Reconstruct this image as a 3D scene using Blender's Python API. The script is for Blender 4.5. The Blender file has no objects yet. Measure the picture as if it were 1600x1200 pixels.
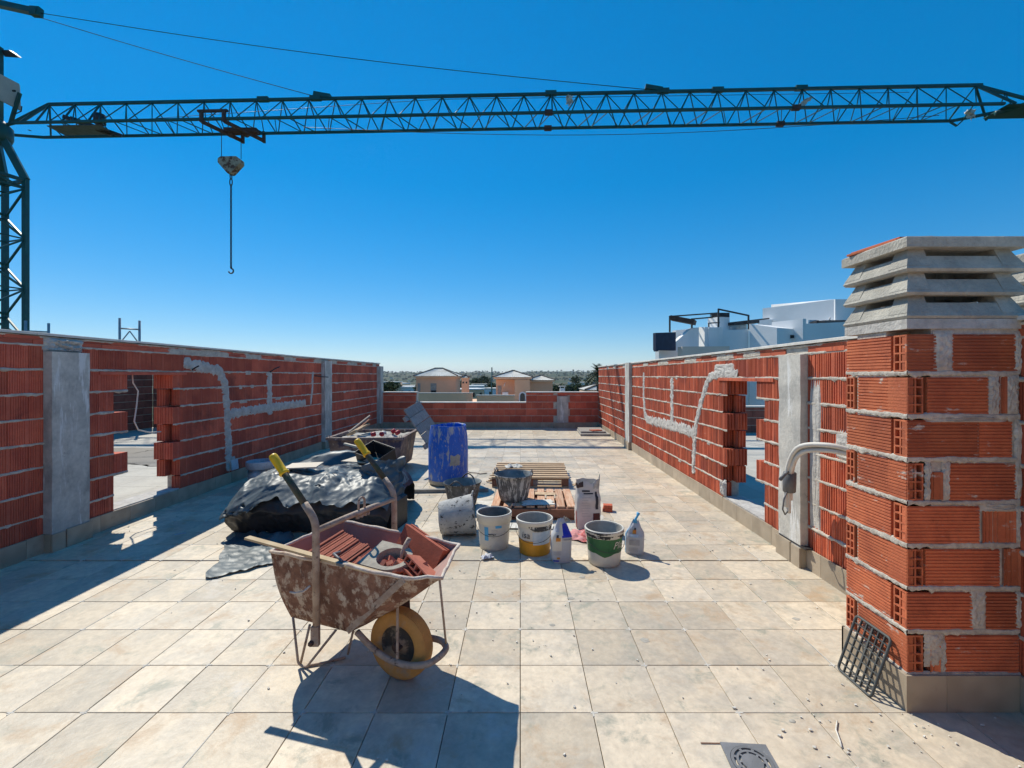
import bpy, math, random
from mathutils import Vector, Matrix, noise as mnoise
R = math.radians
rng = random.Random(7)
scene = bpy.context.scene
COL = scene.collection

# ------------------------------------------------------------------ camera, sky, sun, exposure
CAM_H = 1.53
cam_d = bpy.data.cameras.new('camera')
cam = bpy.data.objects.new('camera', cam_d)
COL.objects.link(cam)
cam.location = (0, 0, CAM_H)
cam.rotation_euler = (R(90), 0, 0)
cam_d.shift_x = -13/1600          # the photograph's vanishing point sits 13 px right of and above its centre
cam_d.shift_y = -13/1600
cam_d.sensor_width = 36
cam_d.lens = 36 * 700 / 1600
cam_d.clip_start = 0.05
cam_d.clip_end = 20000
scene.camera = cam

SUN = Vector((-0.54, 0.67, 1.0)).normalized()
world = bpy.data.worlds.new('World')
scene.world = world
world.use_nodes = True
wn, wl = world.node_tree.nodes, world.node_tree.links
wn.clear()
sky = wn.new('ShaderNodeTexSky')
sky.sky_type = 'NISHITA'
sky.sun_disc = False
sky.sun_elevation = math.asin(SUN.z)
sky.sun_rotation = math.atan2(SUN.x, SUN.y)
sky.altitude = 0
sky.air_density = 1.0
sky.dust_density = 0.0
sky.ozone_density = 10.0
hs = wn.new('ShaderNodeHueSaturation')
hs.inputs['Saturation'].default_value = 1.63
hs.inputs['Value'].default_value = 1.70
gm = wn.new('ShaderNodeGamma')
gm.inputs['Gamma'].default_value = 0.6
bg = wn.new('ShaderNodeBackground')
bg.inputs['Strength'].default_value = 0.15
wo = wn.new('ShaderNodeOutputWorld')
wl.new(sky.outputs[0], gm.inputs['Color'])
wl.new(gm.outputs[0], hs.inputs['Color'])
wl.new(hs.outputs[0], bg.inputs['Color'])
wl.new(bg.outputs[0], wo.inputs['Surface'])

sd = bpy.data.lights.new('sun', 'SUN')
sd.energy = 5.0
sd.angle = R(0.5)
sd.color = (1.0, 0.945, 0.82)
sun = bpy.data.objects.new('sun', sd)
COL.objects.link(sun)
sun.rotation_euler = SUN.to_track_quat('Z', 'Y').to_euler()
sun.location = (-8, 10, 16)

scene.view_settings.view_transform = 'Standard'
scene.view_settings.look = 'None'
scene.view_settings.gamma = 1
scene.view_settings.use_curve_mapping = False
scene.view_settings.exposure = 0.0

# ------------------------------------------------------------------ helpers
def noi(x, y=0.0, z=0.0):
    return mnoise.noise(Vector((x, y, z)))

class MB:
    """collects shapes, links them as ONE mesh object"""
    def __init__(s):
        s.v, s.f, s.m, s.sm = [], [], [], []
        s.cm = 0
        s.smooth = False
    def add(s, vs, fs):
        o = len(s.v)
        s.v += [tuple(p) for p in vs]
        for f in fs:
            s.f.append(tuple(i + o for i in f)); s.m.append(s.cm); s.sm.append(s.smooth)
        return s
    def box(s, x0, x1, y0, y1, z0, z1, mat=None, bev=0.0):
        if bev:
            b = min(bev, (x1-x0)/2.2, (y1-y0)/2.2)
            ring = lambda z, i: [(x0+i, y0+i, z), (x1-i, y0+i, z), (x1-i, y1-i, z), (x0+i, y1-i, z)]
            vs = ring(z0, 0) + ring(z1-b, 0) + ring(z1, b)
            fs = [(3, 2, 1, 0), (8, 9, 10, 11)]
            for k in (0, 4):
                for i in range(4):
                    fs.append((k+i, k+(i+1) % 4, k+4+(i+1) % 4, k+4+i))
        else:
            vs = [(x0, y0, z0), (x1, y0, z0), (x1, y1, z0), (x0, y1, z0), (x0, y0, z1), (x1, y0, z1), (x1, y1, z1), (x0, y1, z1)]
            fs = [(3, 2, 1, 0), (4, 5, 6, 7), (0, 1, 5, 4), (1, 2, 6, 5), (2, 3, 7, 6), (3, 0, 4, 7)]
        if mat is not None:
            vs = [mat @ Vector(p) for p in vs]
        return s.add(vs, fs)
    def beam(s, a, b, w, h, up=(0, 0, 1)):
        """square bar from a to b, width w, height h"""
        a, b = Vector(a), Vector(b)
        d = (b - a)
        L = d.length
        d.normalize()
        up = Vector(up)
        if abs(d.dot(up)) > 0.98: up = Vector((0, 1, 0))
        r = d.cross(up).normalized(); u = r.cross(d)
        M = Matrix((( d.x, r.x, u.x, a.x), (d.y, r.y, u.y, a.y), (d.z, r.z, u.z, a.z), (0, 0, 0, 1)))
        return s.box(0, L, -w/2, w/2, -h/2, h/2, M)
    def tube(s, pts, r, n=8, closed=False, cap=True):
        pts = [Vector(p) for p in pts]
        N = len(pts)
        rs = r if isinstance(r, (list, tuple)) else [r]*N
        vs, fs = [], []
        pu = None
        for i, p in enumerate(pts):
            if closed:
                t = pts[(i+1) % N] - pts[i-1]
            else:
                t = pts[min(i+1, N-1)] - pts[max(i-1, 0)]
            t.normalize()
            if pu is None:
                u = Vector((0, 0, 1)) if abs(t.z) < 0.9 else Vector((1, 0, 0))
            else:
                u = pu
            u = (u - t*u.dot(t)).normalized()
            pu = u
            w = t.cross(u)
            for k in range(n):
                a = 2*math.pi*k/n
                vs.append(p + (u*math.cos(a) + w*math.sin(a))*rs[i])
        M = N if closed else N-1
        for i in range(M):
            j = (i+1) % N
            for k in range(n):
                fs.append((i*n+k, i*n+(k+1) % n, j*n+(k+1) % n, j*n+k))
        if cap and not closed:
            fs.append(tuple(range(n-1, -1, -1)))
            fs.append(tuple((N-1)*n+k for k in range(n)))
        old = s.smooth; s.smooth = n > 5
        s.add(vs, fs)
        s.smooth = old
        return s
    def lathe(s, prof, n=32, mat=None, wob=0.0, seed=0, caps=(False, False)):
        """prof: list of (r, z)"""
        vs, fs = [], []
        for j, (r, z) in enumerate(prof):
            for k in range(n):
                a = 2*math.pi*k/n
                rr = r*(1 + wob*noi(math.cos(a)*1.3+seed, math.sin(a)*1.3, z*4))
                vs.append(Vector((rr*math.cos(a), rr*math.sin(a), z + wob*0.12*noi(math.cos(a)+seed*3, math.sin(a), 5))))
        for j in range(len(prof)-1):
            for k in range(n):
                fs.append((j*n+k, j*n+(k+1) % n, (j+1)*n+(k+1) % n, (j+1)*n+k))
        if caps[0]: fs.append(tuple(range(n-1, -1, -1)))
        if caps[1]: fs.append(tuple((len(prof)-1)*n+k for k in range(n)))
        if mat is not None: vs = [mat @ v for v in vs]
        old = s.smooth; s.smooth = True
        s.add(vs, fs)
        s.smooth = old
        return s
    def prism(s, poly, z0, z1, mat=None):
        """poly in xy (ccw), extruded in z"""
        n = len(poly)
        vs = [Vector((p[0], p[1], z0)) for p in poly] + [Vector((p[0], p[1], z1)) for p in poly]
        fs = [tuple(range(n-1, -1, -1)), tuple(range(n, 2*n))]
        for i in range(n):
            fs.append((i, (i+1) % n, n+(i+1) % n, n+i))
        if mat is not None: vs = [mat @ v for v in vs]
        return s.add(vs, fs)
    def grid(s, fn, nu, nv, smooth=True):
        vs = [fn(i/nu, j/nv) for j in range(nv+1) for i in range(nu+1)]
        fs = [(j*(nu+1)+i, j*(nu+1)+i+1, (j+1)*(nu+1)+i+1, (j+1)*(nu+1)+i) for j in range(nv) for i in range(nu)]
        old = s.smooth; s.smooth = smooth
        s.add(vs, fs); s.smooth = old
        return s
    def mesh(s, name, mats):
        me = bpy.data.meshes.new(name)
        me.from_pydata(s.v, [], s.f)
        if not isinstance(mats, (list, tuple)): mats = [mats]
        for m in mats: me.materials.append(m)
        me.polygons.foreach_set('material_index', s.m)
        me.polygons.foreach_set('use_smooth', s.sm)
        me.update()
        return me
    def build(s, name, mats, parent=None, loc=None, rot=None, kind=None):
        return obj(name, s.mesh(name, mats), parent, loc, rot, kind)

def obj(name, me, parent=None, loc=None, rot=None, kind=None):
    o = bpy.data.objects.new(name, me)
    COL.objects.link(o)
    if parent is not None: o.parent = parent
    if loc is not None: o.location = loc
    if rot is not None: o.rotation_euler = rot
    if kind: o['kind'] = kind
    return o

def tag(o, label, cat, group=None):
    o['label'] = label; o['category'] = cat
    if group: o['group'] = group
    return o

def thing(name, label, cat, loc=(0, 0, 0), rotz=0.0, group=None):
    o = bpy.data.objects.new(name, None)
    o.empty_display_size = 0.1
    COL.objects.link(o)
    o.location = loc; o.rotation_euler = (0, 0, rotz)
    return tag(o, label, cat, group)

def dup(root, loc, rotz, label=None):
    def cp(o, par):
        c = o.copy(); COL.objects.link(c)
        if par is not None: c.parent = par
        for ch in list(o.children): cp(ch, c)
        return c
    r = cp(root, None)
    r.location = loc; r.rotation_euler = (0, 0, rotz)
    if label: r['label'] = label
    return r

def T(x, y, z, rz=0, rx=0, ry=0):
    return Matrix.Translation((x, y, z)) @ Matrix.Rotation(rz, 4, 'Z') @ Matrix.Rotation(ry, 4, 'Y') @ Matrix.Rotation(rx, 4, 'X')

def at(px, py, D):
    """a point of the place: sight line through the photograph's pixel, D metres ahead"""
    return Vector(((px - 813)/700*D, D, CAM_H + (587 - py)/700*D))

# ------------------------------------------------------------------ materials
MATS = {}
def M(name, col, col2=None, scale=4.0, thr=(0.35, 0.65), detail=6, rough=0.8, metallic=0.0, bump=0.15, bscale=60.0,
      rnd=0.0, splat=None, splat2=None, stretch=None, spec=0.4, coat=0.0, trans=None, fine=0.1, world=None, world2=None, dist=0.0):
    """procedural material: two-tone noise + per-object tint + optional splatter layers; object space so nothing slides"""
    m = bpy.data.materials.new(name); m.use_nodes = True
    n, l = m.node_tree.nodes, m.node_tree.links
    b = n['Principled BSDF']
    tc = n.new('ShaderNodeTexCoord')
    oi = n.new('ShaderNodeObjectInfo')
    geo = n.new('ShaderNodeNewGeometry')
    ad0 = n.new('ShaderNodeMath'); ad0.operation = 'ADD'
    l.new(oi.outputs['Random'], ad0.inputs[0]); l.new(geo.outputs['Random Per Island'], ad0.inputs[1])
    mu = n.new('ShaderNodeMath'); mu.operation = 'MULTIPLY'; mu.inputs[1].default_value = 37.0
    l.new(ad0.outputs[0], mu.inputs[0])
    va = n.new('ShaderNodeVectorMath'); va.operation = 'ADD'
    l.new(tc.outputs['Object'], va.inputs[0]); l.new(mu.outputs[0], va.inputs[1])
    vec = va.outputs[0]
    def nz(sc, det=detail, st=None, ro=0.6):
        t = n.new('ShaderNodeTexNoise'); t.inputs['Scale'].default_value = sc
        t.inputs['Detail'].default_value = det; t.inputs['Roughness'].default_value = ro; t.inputs['Distortion'].default_value = dist
        if st:
            mp = n.new('ShaderNodeMapping'); mp.inputs['Scale'].default_value = st
            l.new(vec, mp.inputs['Vector']); l.new(mp.outputs[0], t.inputs['Vector'])
        else:
            l.new(vec, t.inputs['Vector'])
        return t.outputs['Fac']
    def ramp(fac, lo, hi):
        r = n.new('ShaderNodeMapRange'); r.inputs['From Min'].default_value = lo; r.inputs['From Max'].default_value = hi
        r.interpolation_type = 'SMOOTHSTEP'
        l.new(fac, r.inputs['Value']); return r.outputs['Result']
    def mix(fac, a, bb, mode='MIX'):
        x = n.new('ShaderNodeMix'); x.data_type = 'RGBA'; x.blend_type = mode
        if isinstance(fac, float): x.inputs['Factor'].default_value = fac
        else: l.new(fac, x.inputs['Factor'])
        for i, s in ((6, a), (7, bb)):
            if isinstance(s, tuple): x.inputs[i].default_value = (*s, 1)
            else: l.new(s, x.inputs[i])
        return x.outputs[2]
    c2 = col2 or tuple(c*0.75 for c in col)
    out = mix(ramp(nz(scale, st=stretch), *thr), col, c2)
    # fine mottling
    if fine:
        f = n.new('ShaderNodeMapRange'); f.inputs['To Min'].default_value = 1-fine*1.6; f.inputs['To Max'].default_value = 1+fine*1.6
        l.new(nz(bscale*0.6, 4), f.inputs['Value'])
        cc = n.new('ShaderNodeCombineColor'); 
        for i in range(3): l.new(f.outputs[0], cc.inputs[i])
        out = mix(1.0, out, cc.outputs[0], 'MULTIPLY')
    if rnd:
        wn_ = n.new('ShaderNodeTexWhiteNoise'); wn_.noise_dimensions = '1D'; l.new(mu.outputs[0], wn_.inputs['W'])
        f = n.new('ShaderNodeMapRange'); f.inputs['To Min'].default_value = 1-rnd; f.inputs['To Max'].default_value = 1+rnd
        l.new(wn_.outputs['Value'], f.inputs['Value'])
        cc = n.new('ShaderNodeCombineColor')
        for i in range(3): l.new(f.outputs[0], cc.inputs[i])
        out = mix(1.0, out, cc.outputs[0], 'MULTIPLY')
    for sp in (splat, splat2):
        if sp:
            c, sc, lo, hi = sp[:4]
            st = sp[4] if len(sp) > 4 else None
            out = mix(ramp(nz(sc, 8, st, 0.7), lo, hi), out, c)
    for sp in (world, world2):       # stains that run on across neighbouring pieces
        if sp:
            t = n.new('ShaderNodeTexNoise'); t.inputs['Scale'].default_value = sp[1]; t.inputs['Detail'].default_value = 9; t.inputs['Roughness'].default_value = .68
            mp = n.new('ShaderNodeMapping'); mp.inputs['Scale'].default_value = sp[4] if len(sp) > 4 else (1, 1, 1)
            mp.inputs['Location'].default_value = (sp[1]*3.7, 1.3, 7.1)
            l.new(geo.outputs['Position'], mp.inputs['Vector']); l.new(mp.outputs[0], t.inputs['Vector'])
            out = mix(ramp(t.outputs['Fac'], sp[2], sp[3]), out, sp[0])
    l.new(out, b.inputs['Base Color'])
    b.inputs['Roughness'].default_value = rough
    b.inputs['Metallic'].default_value = metallic
    b.inputs['Specular IOR Level'].default_value = spec
    if coat: b.inputs['Coat Weight'].default_value = coat
    if bump:
        bp = n.new('ShaderNodeBump'); bp.inputs['Strength'].default_value = bump; bp.inputs['Distance'].default_value = 0.01
        l.new(nz(bscale, 5), bp.inputs['Height']); l.new(bp.outputs[0], b.inputs['Normal'])
    m.use_fake_user = True
    MATS[name] = m
    return m

m_tile = M('porcelain_tile', (0.615, 0.52, 0.39), (0.52, 0.455, 0.36), scale=3.6, thr=(0.40, 0.60), rough=0.48, bump=0.22, bscale=42, rnd=0.15, dist=0.35,
           splat=((0.47, 0.345, 0.225), 3.4, 0.52, 0.70), splat2=((0.345, 0.335, 0.265), 4.6, 0.53, 0.70), spec=0.3, fine=0.20,
           world=((0.60, 0.56, 0.50), 1.9, 0.60, 0.78), world2=((0.30, 0.26, 0.21), 7.5, 0.66, 0.78))
m_skirt = M('skirting_tile', (0.44, 0.36, 0.265), (0.34, 0.275, 0.20), scale=6, rough=0.5, bump=0.06, bscale=40, rnd=0.10,
            splat=((0.26, 0.205, 0.15), 9, 0.56, 0.8), spec=0.3)
m_grout = M('dark_joint', (0.035, 0.028, 0.024), rough=0.95, bump=0.1)
m_spacer = M('grout_residue', (0.62, 0.59, 0.53), rough=0.95, bump=0.0)
m_brick_l = M('red_ceramic', (0.57, 0.135, 0.075), (0.45, 0.095, 0.058), scale=3.5, rough=0.85, bump=0.2, bscale=90, rnd=0.22,
              splat=((0.54, 0.36, 0.29), 15, 0.68, 0.78), splat2=((0.18, 0.055, 0.042), 4, 0.60, 0.80),
              world=((0.50, 0.44, 0.39), 5.5, 0.69, 0.75, (1, 1, .45)), world2=((0.24, 0.065, 0.045), 1.7, 0.56, 0.74))
m_brick_r = M('orange_ceramic', (0.54, 0.125, 0.056), (0.42, 0.088, 0.043), scale=3.5, rough=0.85, bump=0.2, bscale=90, rnd=0.2,
              splat=((0.58, 0.45, 0.36), 16, 0.64, 0.76), splat2=((0.20, 0.055, 0.04), 26, 0.52, 0.66, (1, 1, 0.06)),  # dark upright stripes put the shade of the rib grooves into the colour
              world=((0.58, 0.50, 0.43), 5.5, 0.66, 0.73, (1, 1, .45)), world2=((0.34, 0.075, 0.045), 2.3, 0.50, 0.68))
m_brick_c = M('chimney_ceramic', (0.57, 0.16, 0.068), (0.43, 0.11, 0.05), scale=5, rough=0.85, bump=0.3, bscale=120, rnd=0.24,
              splat=((0.62, 0.51, 0.41), 15, 0.63, 0.75, (.6, 1, 2.2)), splat2=((0.34, 0.085, 0.04), 7, 0.55, 0.75),
              world=((0.60, 0.53, 0.45), 9, 0.60, 0.68, (.7, .7, 1.6)))
m_mortar = M('mortar', (0.58, 0.53, 0.45), (0.44, 0.39, 0.33), scale=11, rough=0.95, bump=0.6, bscale=70, fine=0.2)
m_mortar_g = M('grey_mortar', (0.56, 0.53, 0.48), (0.43, 0.405, 0.37), scale=9, rough=0.95, bump=0.7, bscale=55, fine=0.2)
m_conc = M('cast_concrete', (0.56, 0.53, 0.47), (0.41, 0.395, 0.36), scale=4, rough=0.9, bump=0.35, bscale=45, fine=0.18,
           splat=((0.68, 0.67, 0.64), 5.0, 0.54, 0.61, (1.8, 1.8, 0.25)), splat2=((0.17, 0.165, 0.16), 26, 0.62, 0.72), world=((0.27, 0.26, 0.24), 2.6, 0.52, 0.72, (1, 1, .5)))
m_cap = M('precast_concrete', (0.47, 0.44, 0.375), (0.35, 0.33, 0.285), scale=8, rough=0.9, bump=0.8, bscale=80, fine=0.15,
          splat=((0.20, 0.18, 0.16), 46, 0.63, 0.70), splat2=((0.60, 0.57, 0.51), 9, .60, .75), world=((0.30, 0.275, 0.24), 4, 0.55, 0.75, (1, 1, .4)))
m_coping = M('white_coping', (0.72, 0.69, 0.63), (0.60, 0.57, 0.51), scale=5, rough=0.7, bump=0.1)
m_white = M('white_render', (0.86, 0.85, 0.83), (0.81, 0.80, 0.78), scale=0.8, rough=0.9, bump=0.1, bscale=20, fine=0.03)
m_black = M('black_void', (0.02, 0.02, 0.022), rough=0.8, bump=0)
m_navy = M('navy_panel', (0.035, 0.04, 0.075), rough=0.5, bump=0)
m_dark = M('dark_metal', (0.05, 0.048, 0.05), rough=0.5, bump=0.05, metallic=0.3)
m_crane = M('crane_paint', (0.010, 0.095, 0.092), (0.014, 0.072, 0.072), scale=3, rough=0.45, bump=0.05, splat=((0.10, 0.05, 0.03), 6, 0.68, 0.8))
m_trolley = M('rusty_brown_metal', (0.10, 0.055, 0.04), (0.06, 0.035, 0.03), scale=6, rough=0.7)
m_hookblk = M('weathered_cream_metal', (0.42, 0.36, 0.25), (0.32, 0.26, 0.18), scale=5, rough=0.7, splat=((0.12, 0.055, 0.03), 6, 0.50, 0.58))
m_cable = M('steel_cable', (0.06, 0.06, 0.065), rough=0.5, metallic=0.6, bump=0)
m_cabin = M('beige_cabin', (0.50, 0.44, 0.36), (0.45, 0.39, 0.32), scale=2, rough=0.6, bump=0)
# ------------------------------------------------------------------ terrace floor (tiles laid one by one)
LX, RX, BY = -4.12, 2.29, 13.1        # wall faces: left, right, back
S, SY, EXP = 0.33, 0.333, 3.70        # tile pitch and the open expansion joint
slab = MB()
slab.box(-11.2, 9.6, -4.2, 13.45, -0.35, -0.012)
floor = slab.build('floor', m_grout, kind='structure')
tile_me = MB().box(0.0018, S-0.0018, 0.0018, SY-0.0018, -0.010, 0, bev=0.0015).mesh('floor_tile', m_tile)
cells = []
for i in range(-13, 7):
    for j in range(-23, 29):
        x0 = i*S; x1 = x0+S
        y0 = EXP + j*SY + (0.009 if j >= 0 else 0); y1 = y0+SY
        if y0 > BY-0.05: continue
        cells.append((x0, y0, max(x0, LX-0.02), min(x1, RX+0.02), min(y1, BY+0.02)))
def seen(c):
    x, y = c[0]+S/2, c[1]+SY
    return y > 1.55 and abs(x)/y < 1.2 and not (x > 1.75 and 2.0 < y < 2.5)
vis = sorted([c for c in cells if seen(c)], key=lambda c: math.hypot(c[0]+S/2, c[1]))
near, far = set(vis[:300]), MB()
for c in cells:
    x0, y0, a, b, y1 = c
    full = (b-a > S-0.004) and (y1-y0 > SY-0.003)
    dz = rng.uniform(-0.0012, 0.0004) + (0.004 if y0 > EXP else 0)
    if c in near:
        if full:
            o = obj('floor_tile', tile_me, floor, (x0, y0, dz), (R(rng.uniform(-.12, .12)), R(rng.uniform(-.12, .12)), 0))
        else:
            MB().box(a-x0+.0013, b-x0-.0013, .0013, y1-y0-.0013, -.01, 0).build('floor_tile', m_tile, floor, (x0, y0, dz))
    else:
        far.box(a+.0013, b-.0013, y0+.0013, y1-.0013, -.01+dz, dz)
far.build('far_floor_tiles', m_tile, floor, kind='stuff')
sp = MB()
for c in vis[:260]:
    if rng.random() < 0.72:
        x, y = c[0]+rng.uniform(-.003, .003), c[1]+rng.uniform(-.003, .003)
        z = 0.0012 + (0.004 if c[1] > EXP else 0)
        l1, l2 = rng.uniform(.010, .022), rng.uniform(.010, .022)
        sp.box(x-l1, x+l2, y-.0036, y+.0036, z-.006, z); sp.box(x-.0036, x+.0036, y-l2, y+l1, z-.006, z+.0003)
        if rng.random() < .25:      # a joint partly filled with pale grout
            L = rng.uniform(.05, .3)
            if rng.random() < .6: sp.box(x-.0021, x+.0021, y, y+L, z-.006, z-.0004)
            else: sp.box(x, x+L, y-.0021, y+.0021, z-.006, z-.0004)
sp.build('grout_residue', m_spacer, floor, kind='stuff')
# neighbouring terraces: pale screed seen through the wall gaps
m_screed = M('pale_screed', (0.50, 0.47, 0.41), (0.43, 0.40, 0.35), scale=1.5, rough=0.9, bump=0.2, bscale=30)
nf = MB()
for sx0, sx1 in ((-11.0, -4.36), (2.54, 9.4)):
    xx = sx0
    while xx < sx1-0.02:
        yy = -4.0
        while yy < 13.05:
            nf.box(xx+.002, min(xx+.6, sx1)-.002, yy+.002, yy+.597, -0.012, 0.0)
            yy += .6
        xx += .6
nf.build('neighbour_floor', m_screed, kind='structure')

# ------------------------------------------------------------------ bricks
def rib_outline(L, D, pitch, gw, gd, ends=True, flat_mid=True):
    """plan outline of a hollow brick: grooved front (y=0) and ends"""
    pts = []
    n = max(2, int(round(L/pitch))); p = L/n
    for k in range(n):
        x = k*p
        if flat_mid and k in (n//2,):
            pts += [(x, 0), (x+p, 0)] if k == 0 else [(x, 0.0), (x+p*.98, 0.0)]
            continue
        q = (1, .72, 1.25, .9, 1.1)[(k*7+n+int(L*1000)) % 5]; g2 = gw*q; d2 = gd*(.7+.3*q)
        pts += [(x+gw*.05, 0), (x+p-g2, 0), (x+p-g2*.75, d2), (x+p-g2*.25, d2)]
    pts[0] = (0, 0)
    pts.append((L, 0))
    if ends:
        m = 3
        for k in range(m):
            y = D*(k+.5)/m
            pts += [(L, y-.010), (L-gd*1.6, y-.004), (L-gd*1.6, y+.004), (L, y+.010)]
    pts += [(L, D), (0, D)]
    if ends:
        for k in range(m-1, -1, -1):
            y = D*(k+.5)/m
            pts += [(0, y+.010), (gd*1.6, y+.004), (gd*1.6, y-.004), (0, y-.010)]
    return pts
_bc = {}
def brick_mesh(L, H, D, mat, style):
    key = (round(L, 3), round(H, 3), round(D, 3), mat.name, style)
    if key in _bc: return _bc[key]
    mb = MB()
    if style == 'fine': pts = rib_outline(L, D, .0180, .0075, .0055)
    elif style == 'deep': pts = rib_outline(L, D, .0235, .0115, .0110)
    elif style == 'plain': pts = [(0, 0), (L, 0), (L, D), (0, D)]
    elif style == 'horiz':                      # ribs run along the length
        pts = rib_outline(H, D, .0160, .0060, .0042, ends=False, flat_mid=False)
        mb.prism(pts, 0, L, Matrix(((0, 0, -1, L), (0, 1, 0, 0), (1, 0, 0, 0), (0, 0, 0, 1))))
        _bc[key] = mb.mesh('brick', mat); return _bc[key]
    mb.prism(pts, 0, H)
    _bc[key] = mb.mesh('brick', mat)
    return _bc[key]

def end_mesh(W, H, D, mat, cols=2, rows=4):
    """a brick seen end-on: a frame with rows x cols square holes that go deep"""
    key = ('end', W, H, D, mat.name)
    if key in _bc: return _bc[key]
    mb = MB()
    t = .0075
    xs = [0]; 
    cw = (W - t*(cols+1))/cols; rh = (H - t*(rows+1))/rows
    for c in range(cols): xs += [xs[-1]+t, xs[-1]+t+cw]
    xs.append(W)
    zs = [0]
    for r in range(rows): zs += [zs[-1]+t, zs[-1]+t+rh]
    zs.append(H)
    for i in range(len(xs)-1):
        for j in range(len(zs)-1):
            a, b, c, d = xs[i], xs[i+1], zs[j], zs[j+1]
            if i % 2 == 1 and j % 2 == 1:
                k = .004; e = D*.85
                v = [(a, 0, c), (b, 0, c), (b, 0, d), (a, 0, d), (a, e, c), (b, e, c), (b, e, d), (a, e, d)]
                mb.add(v, [(0, 4, 5, 1), (1, 5, 6, 2), (2, 6, 7, 3), (3, 7, 4, 0), (4, 7, 6, 5)])
            else:
                mb.add([(a, 0, c), (b, 0, c), (b, 0, d), (a, 0, d)], [(0, 1, 2, 3)])
    mb.add([(0, 0, 0), (W, 0, 0), (W, D, 0), (0, D, 0), (0, 0, H), (W, 0, H), (W, D, H), (0, D, H)],
           [(3, 2, 1, 0), (4, 5, 6, 7), (1, 2, 6, 5), (2, 3, 7, 6), (3, 0, 4, 7)])
    _bc[key] = mb.mesh('brick', mat)
    return _bc[key]

def joint_strip(mb, y0, y1, z, h, proud, seed, put, gaps=0.25, step=.03):
    """ragged mortar squeezed out along a joint; put(y, out, z) places a point (out = towards the viewer)"""
    n = max(2, int((y1-y0)/step))
    vs = []
    for i in range(n+1):
        y = y0+(y1-y0)*i/n
        a = noi(y*9+seed*13.1, seed*7.7)+.6*noi(y*41+seed, seed*2.7); b = noi(y*23+seed*5.3, seed*3.1+9)+.7*noi(y*57+seed, 8+seed); c = noi(y*5+seed, 4.4+seed)+.5*noi(y*33, seed)
        hh = h*max(.3, 1+.75*a); lo = h*max(.3, 1+1.4*b*(1 if b > 0 else .5))
        p = proud*(0.7+.9*c+.5*b)
        p = max(p, .0015)
        if noi(y*3.1+seed*2.2, 31) < -gaps: p = -.004
        for o, zz in ((-.006, z+hh*.75), (p*.7, z+hh*.45), (p, z), (p*.6, z-lo*.5), (-.006, z-lo*.8)):
            vs.append(put(y, o, zz))
    fs = [(i*5+k, i*5+k+1, (i+1)*5+k+1, (i+1)*5+k) for i in range(n) for k in range(4)]
    old = mb.smooth; mb.smooth = False
    mb.add(vs, fs); mb.smooth = old

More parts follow.
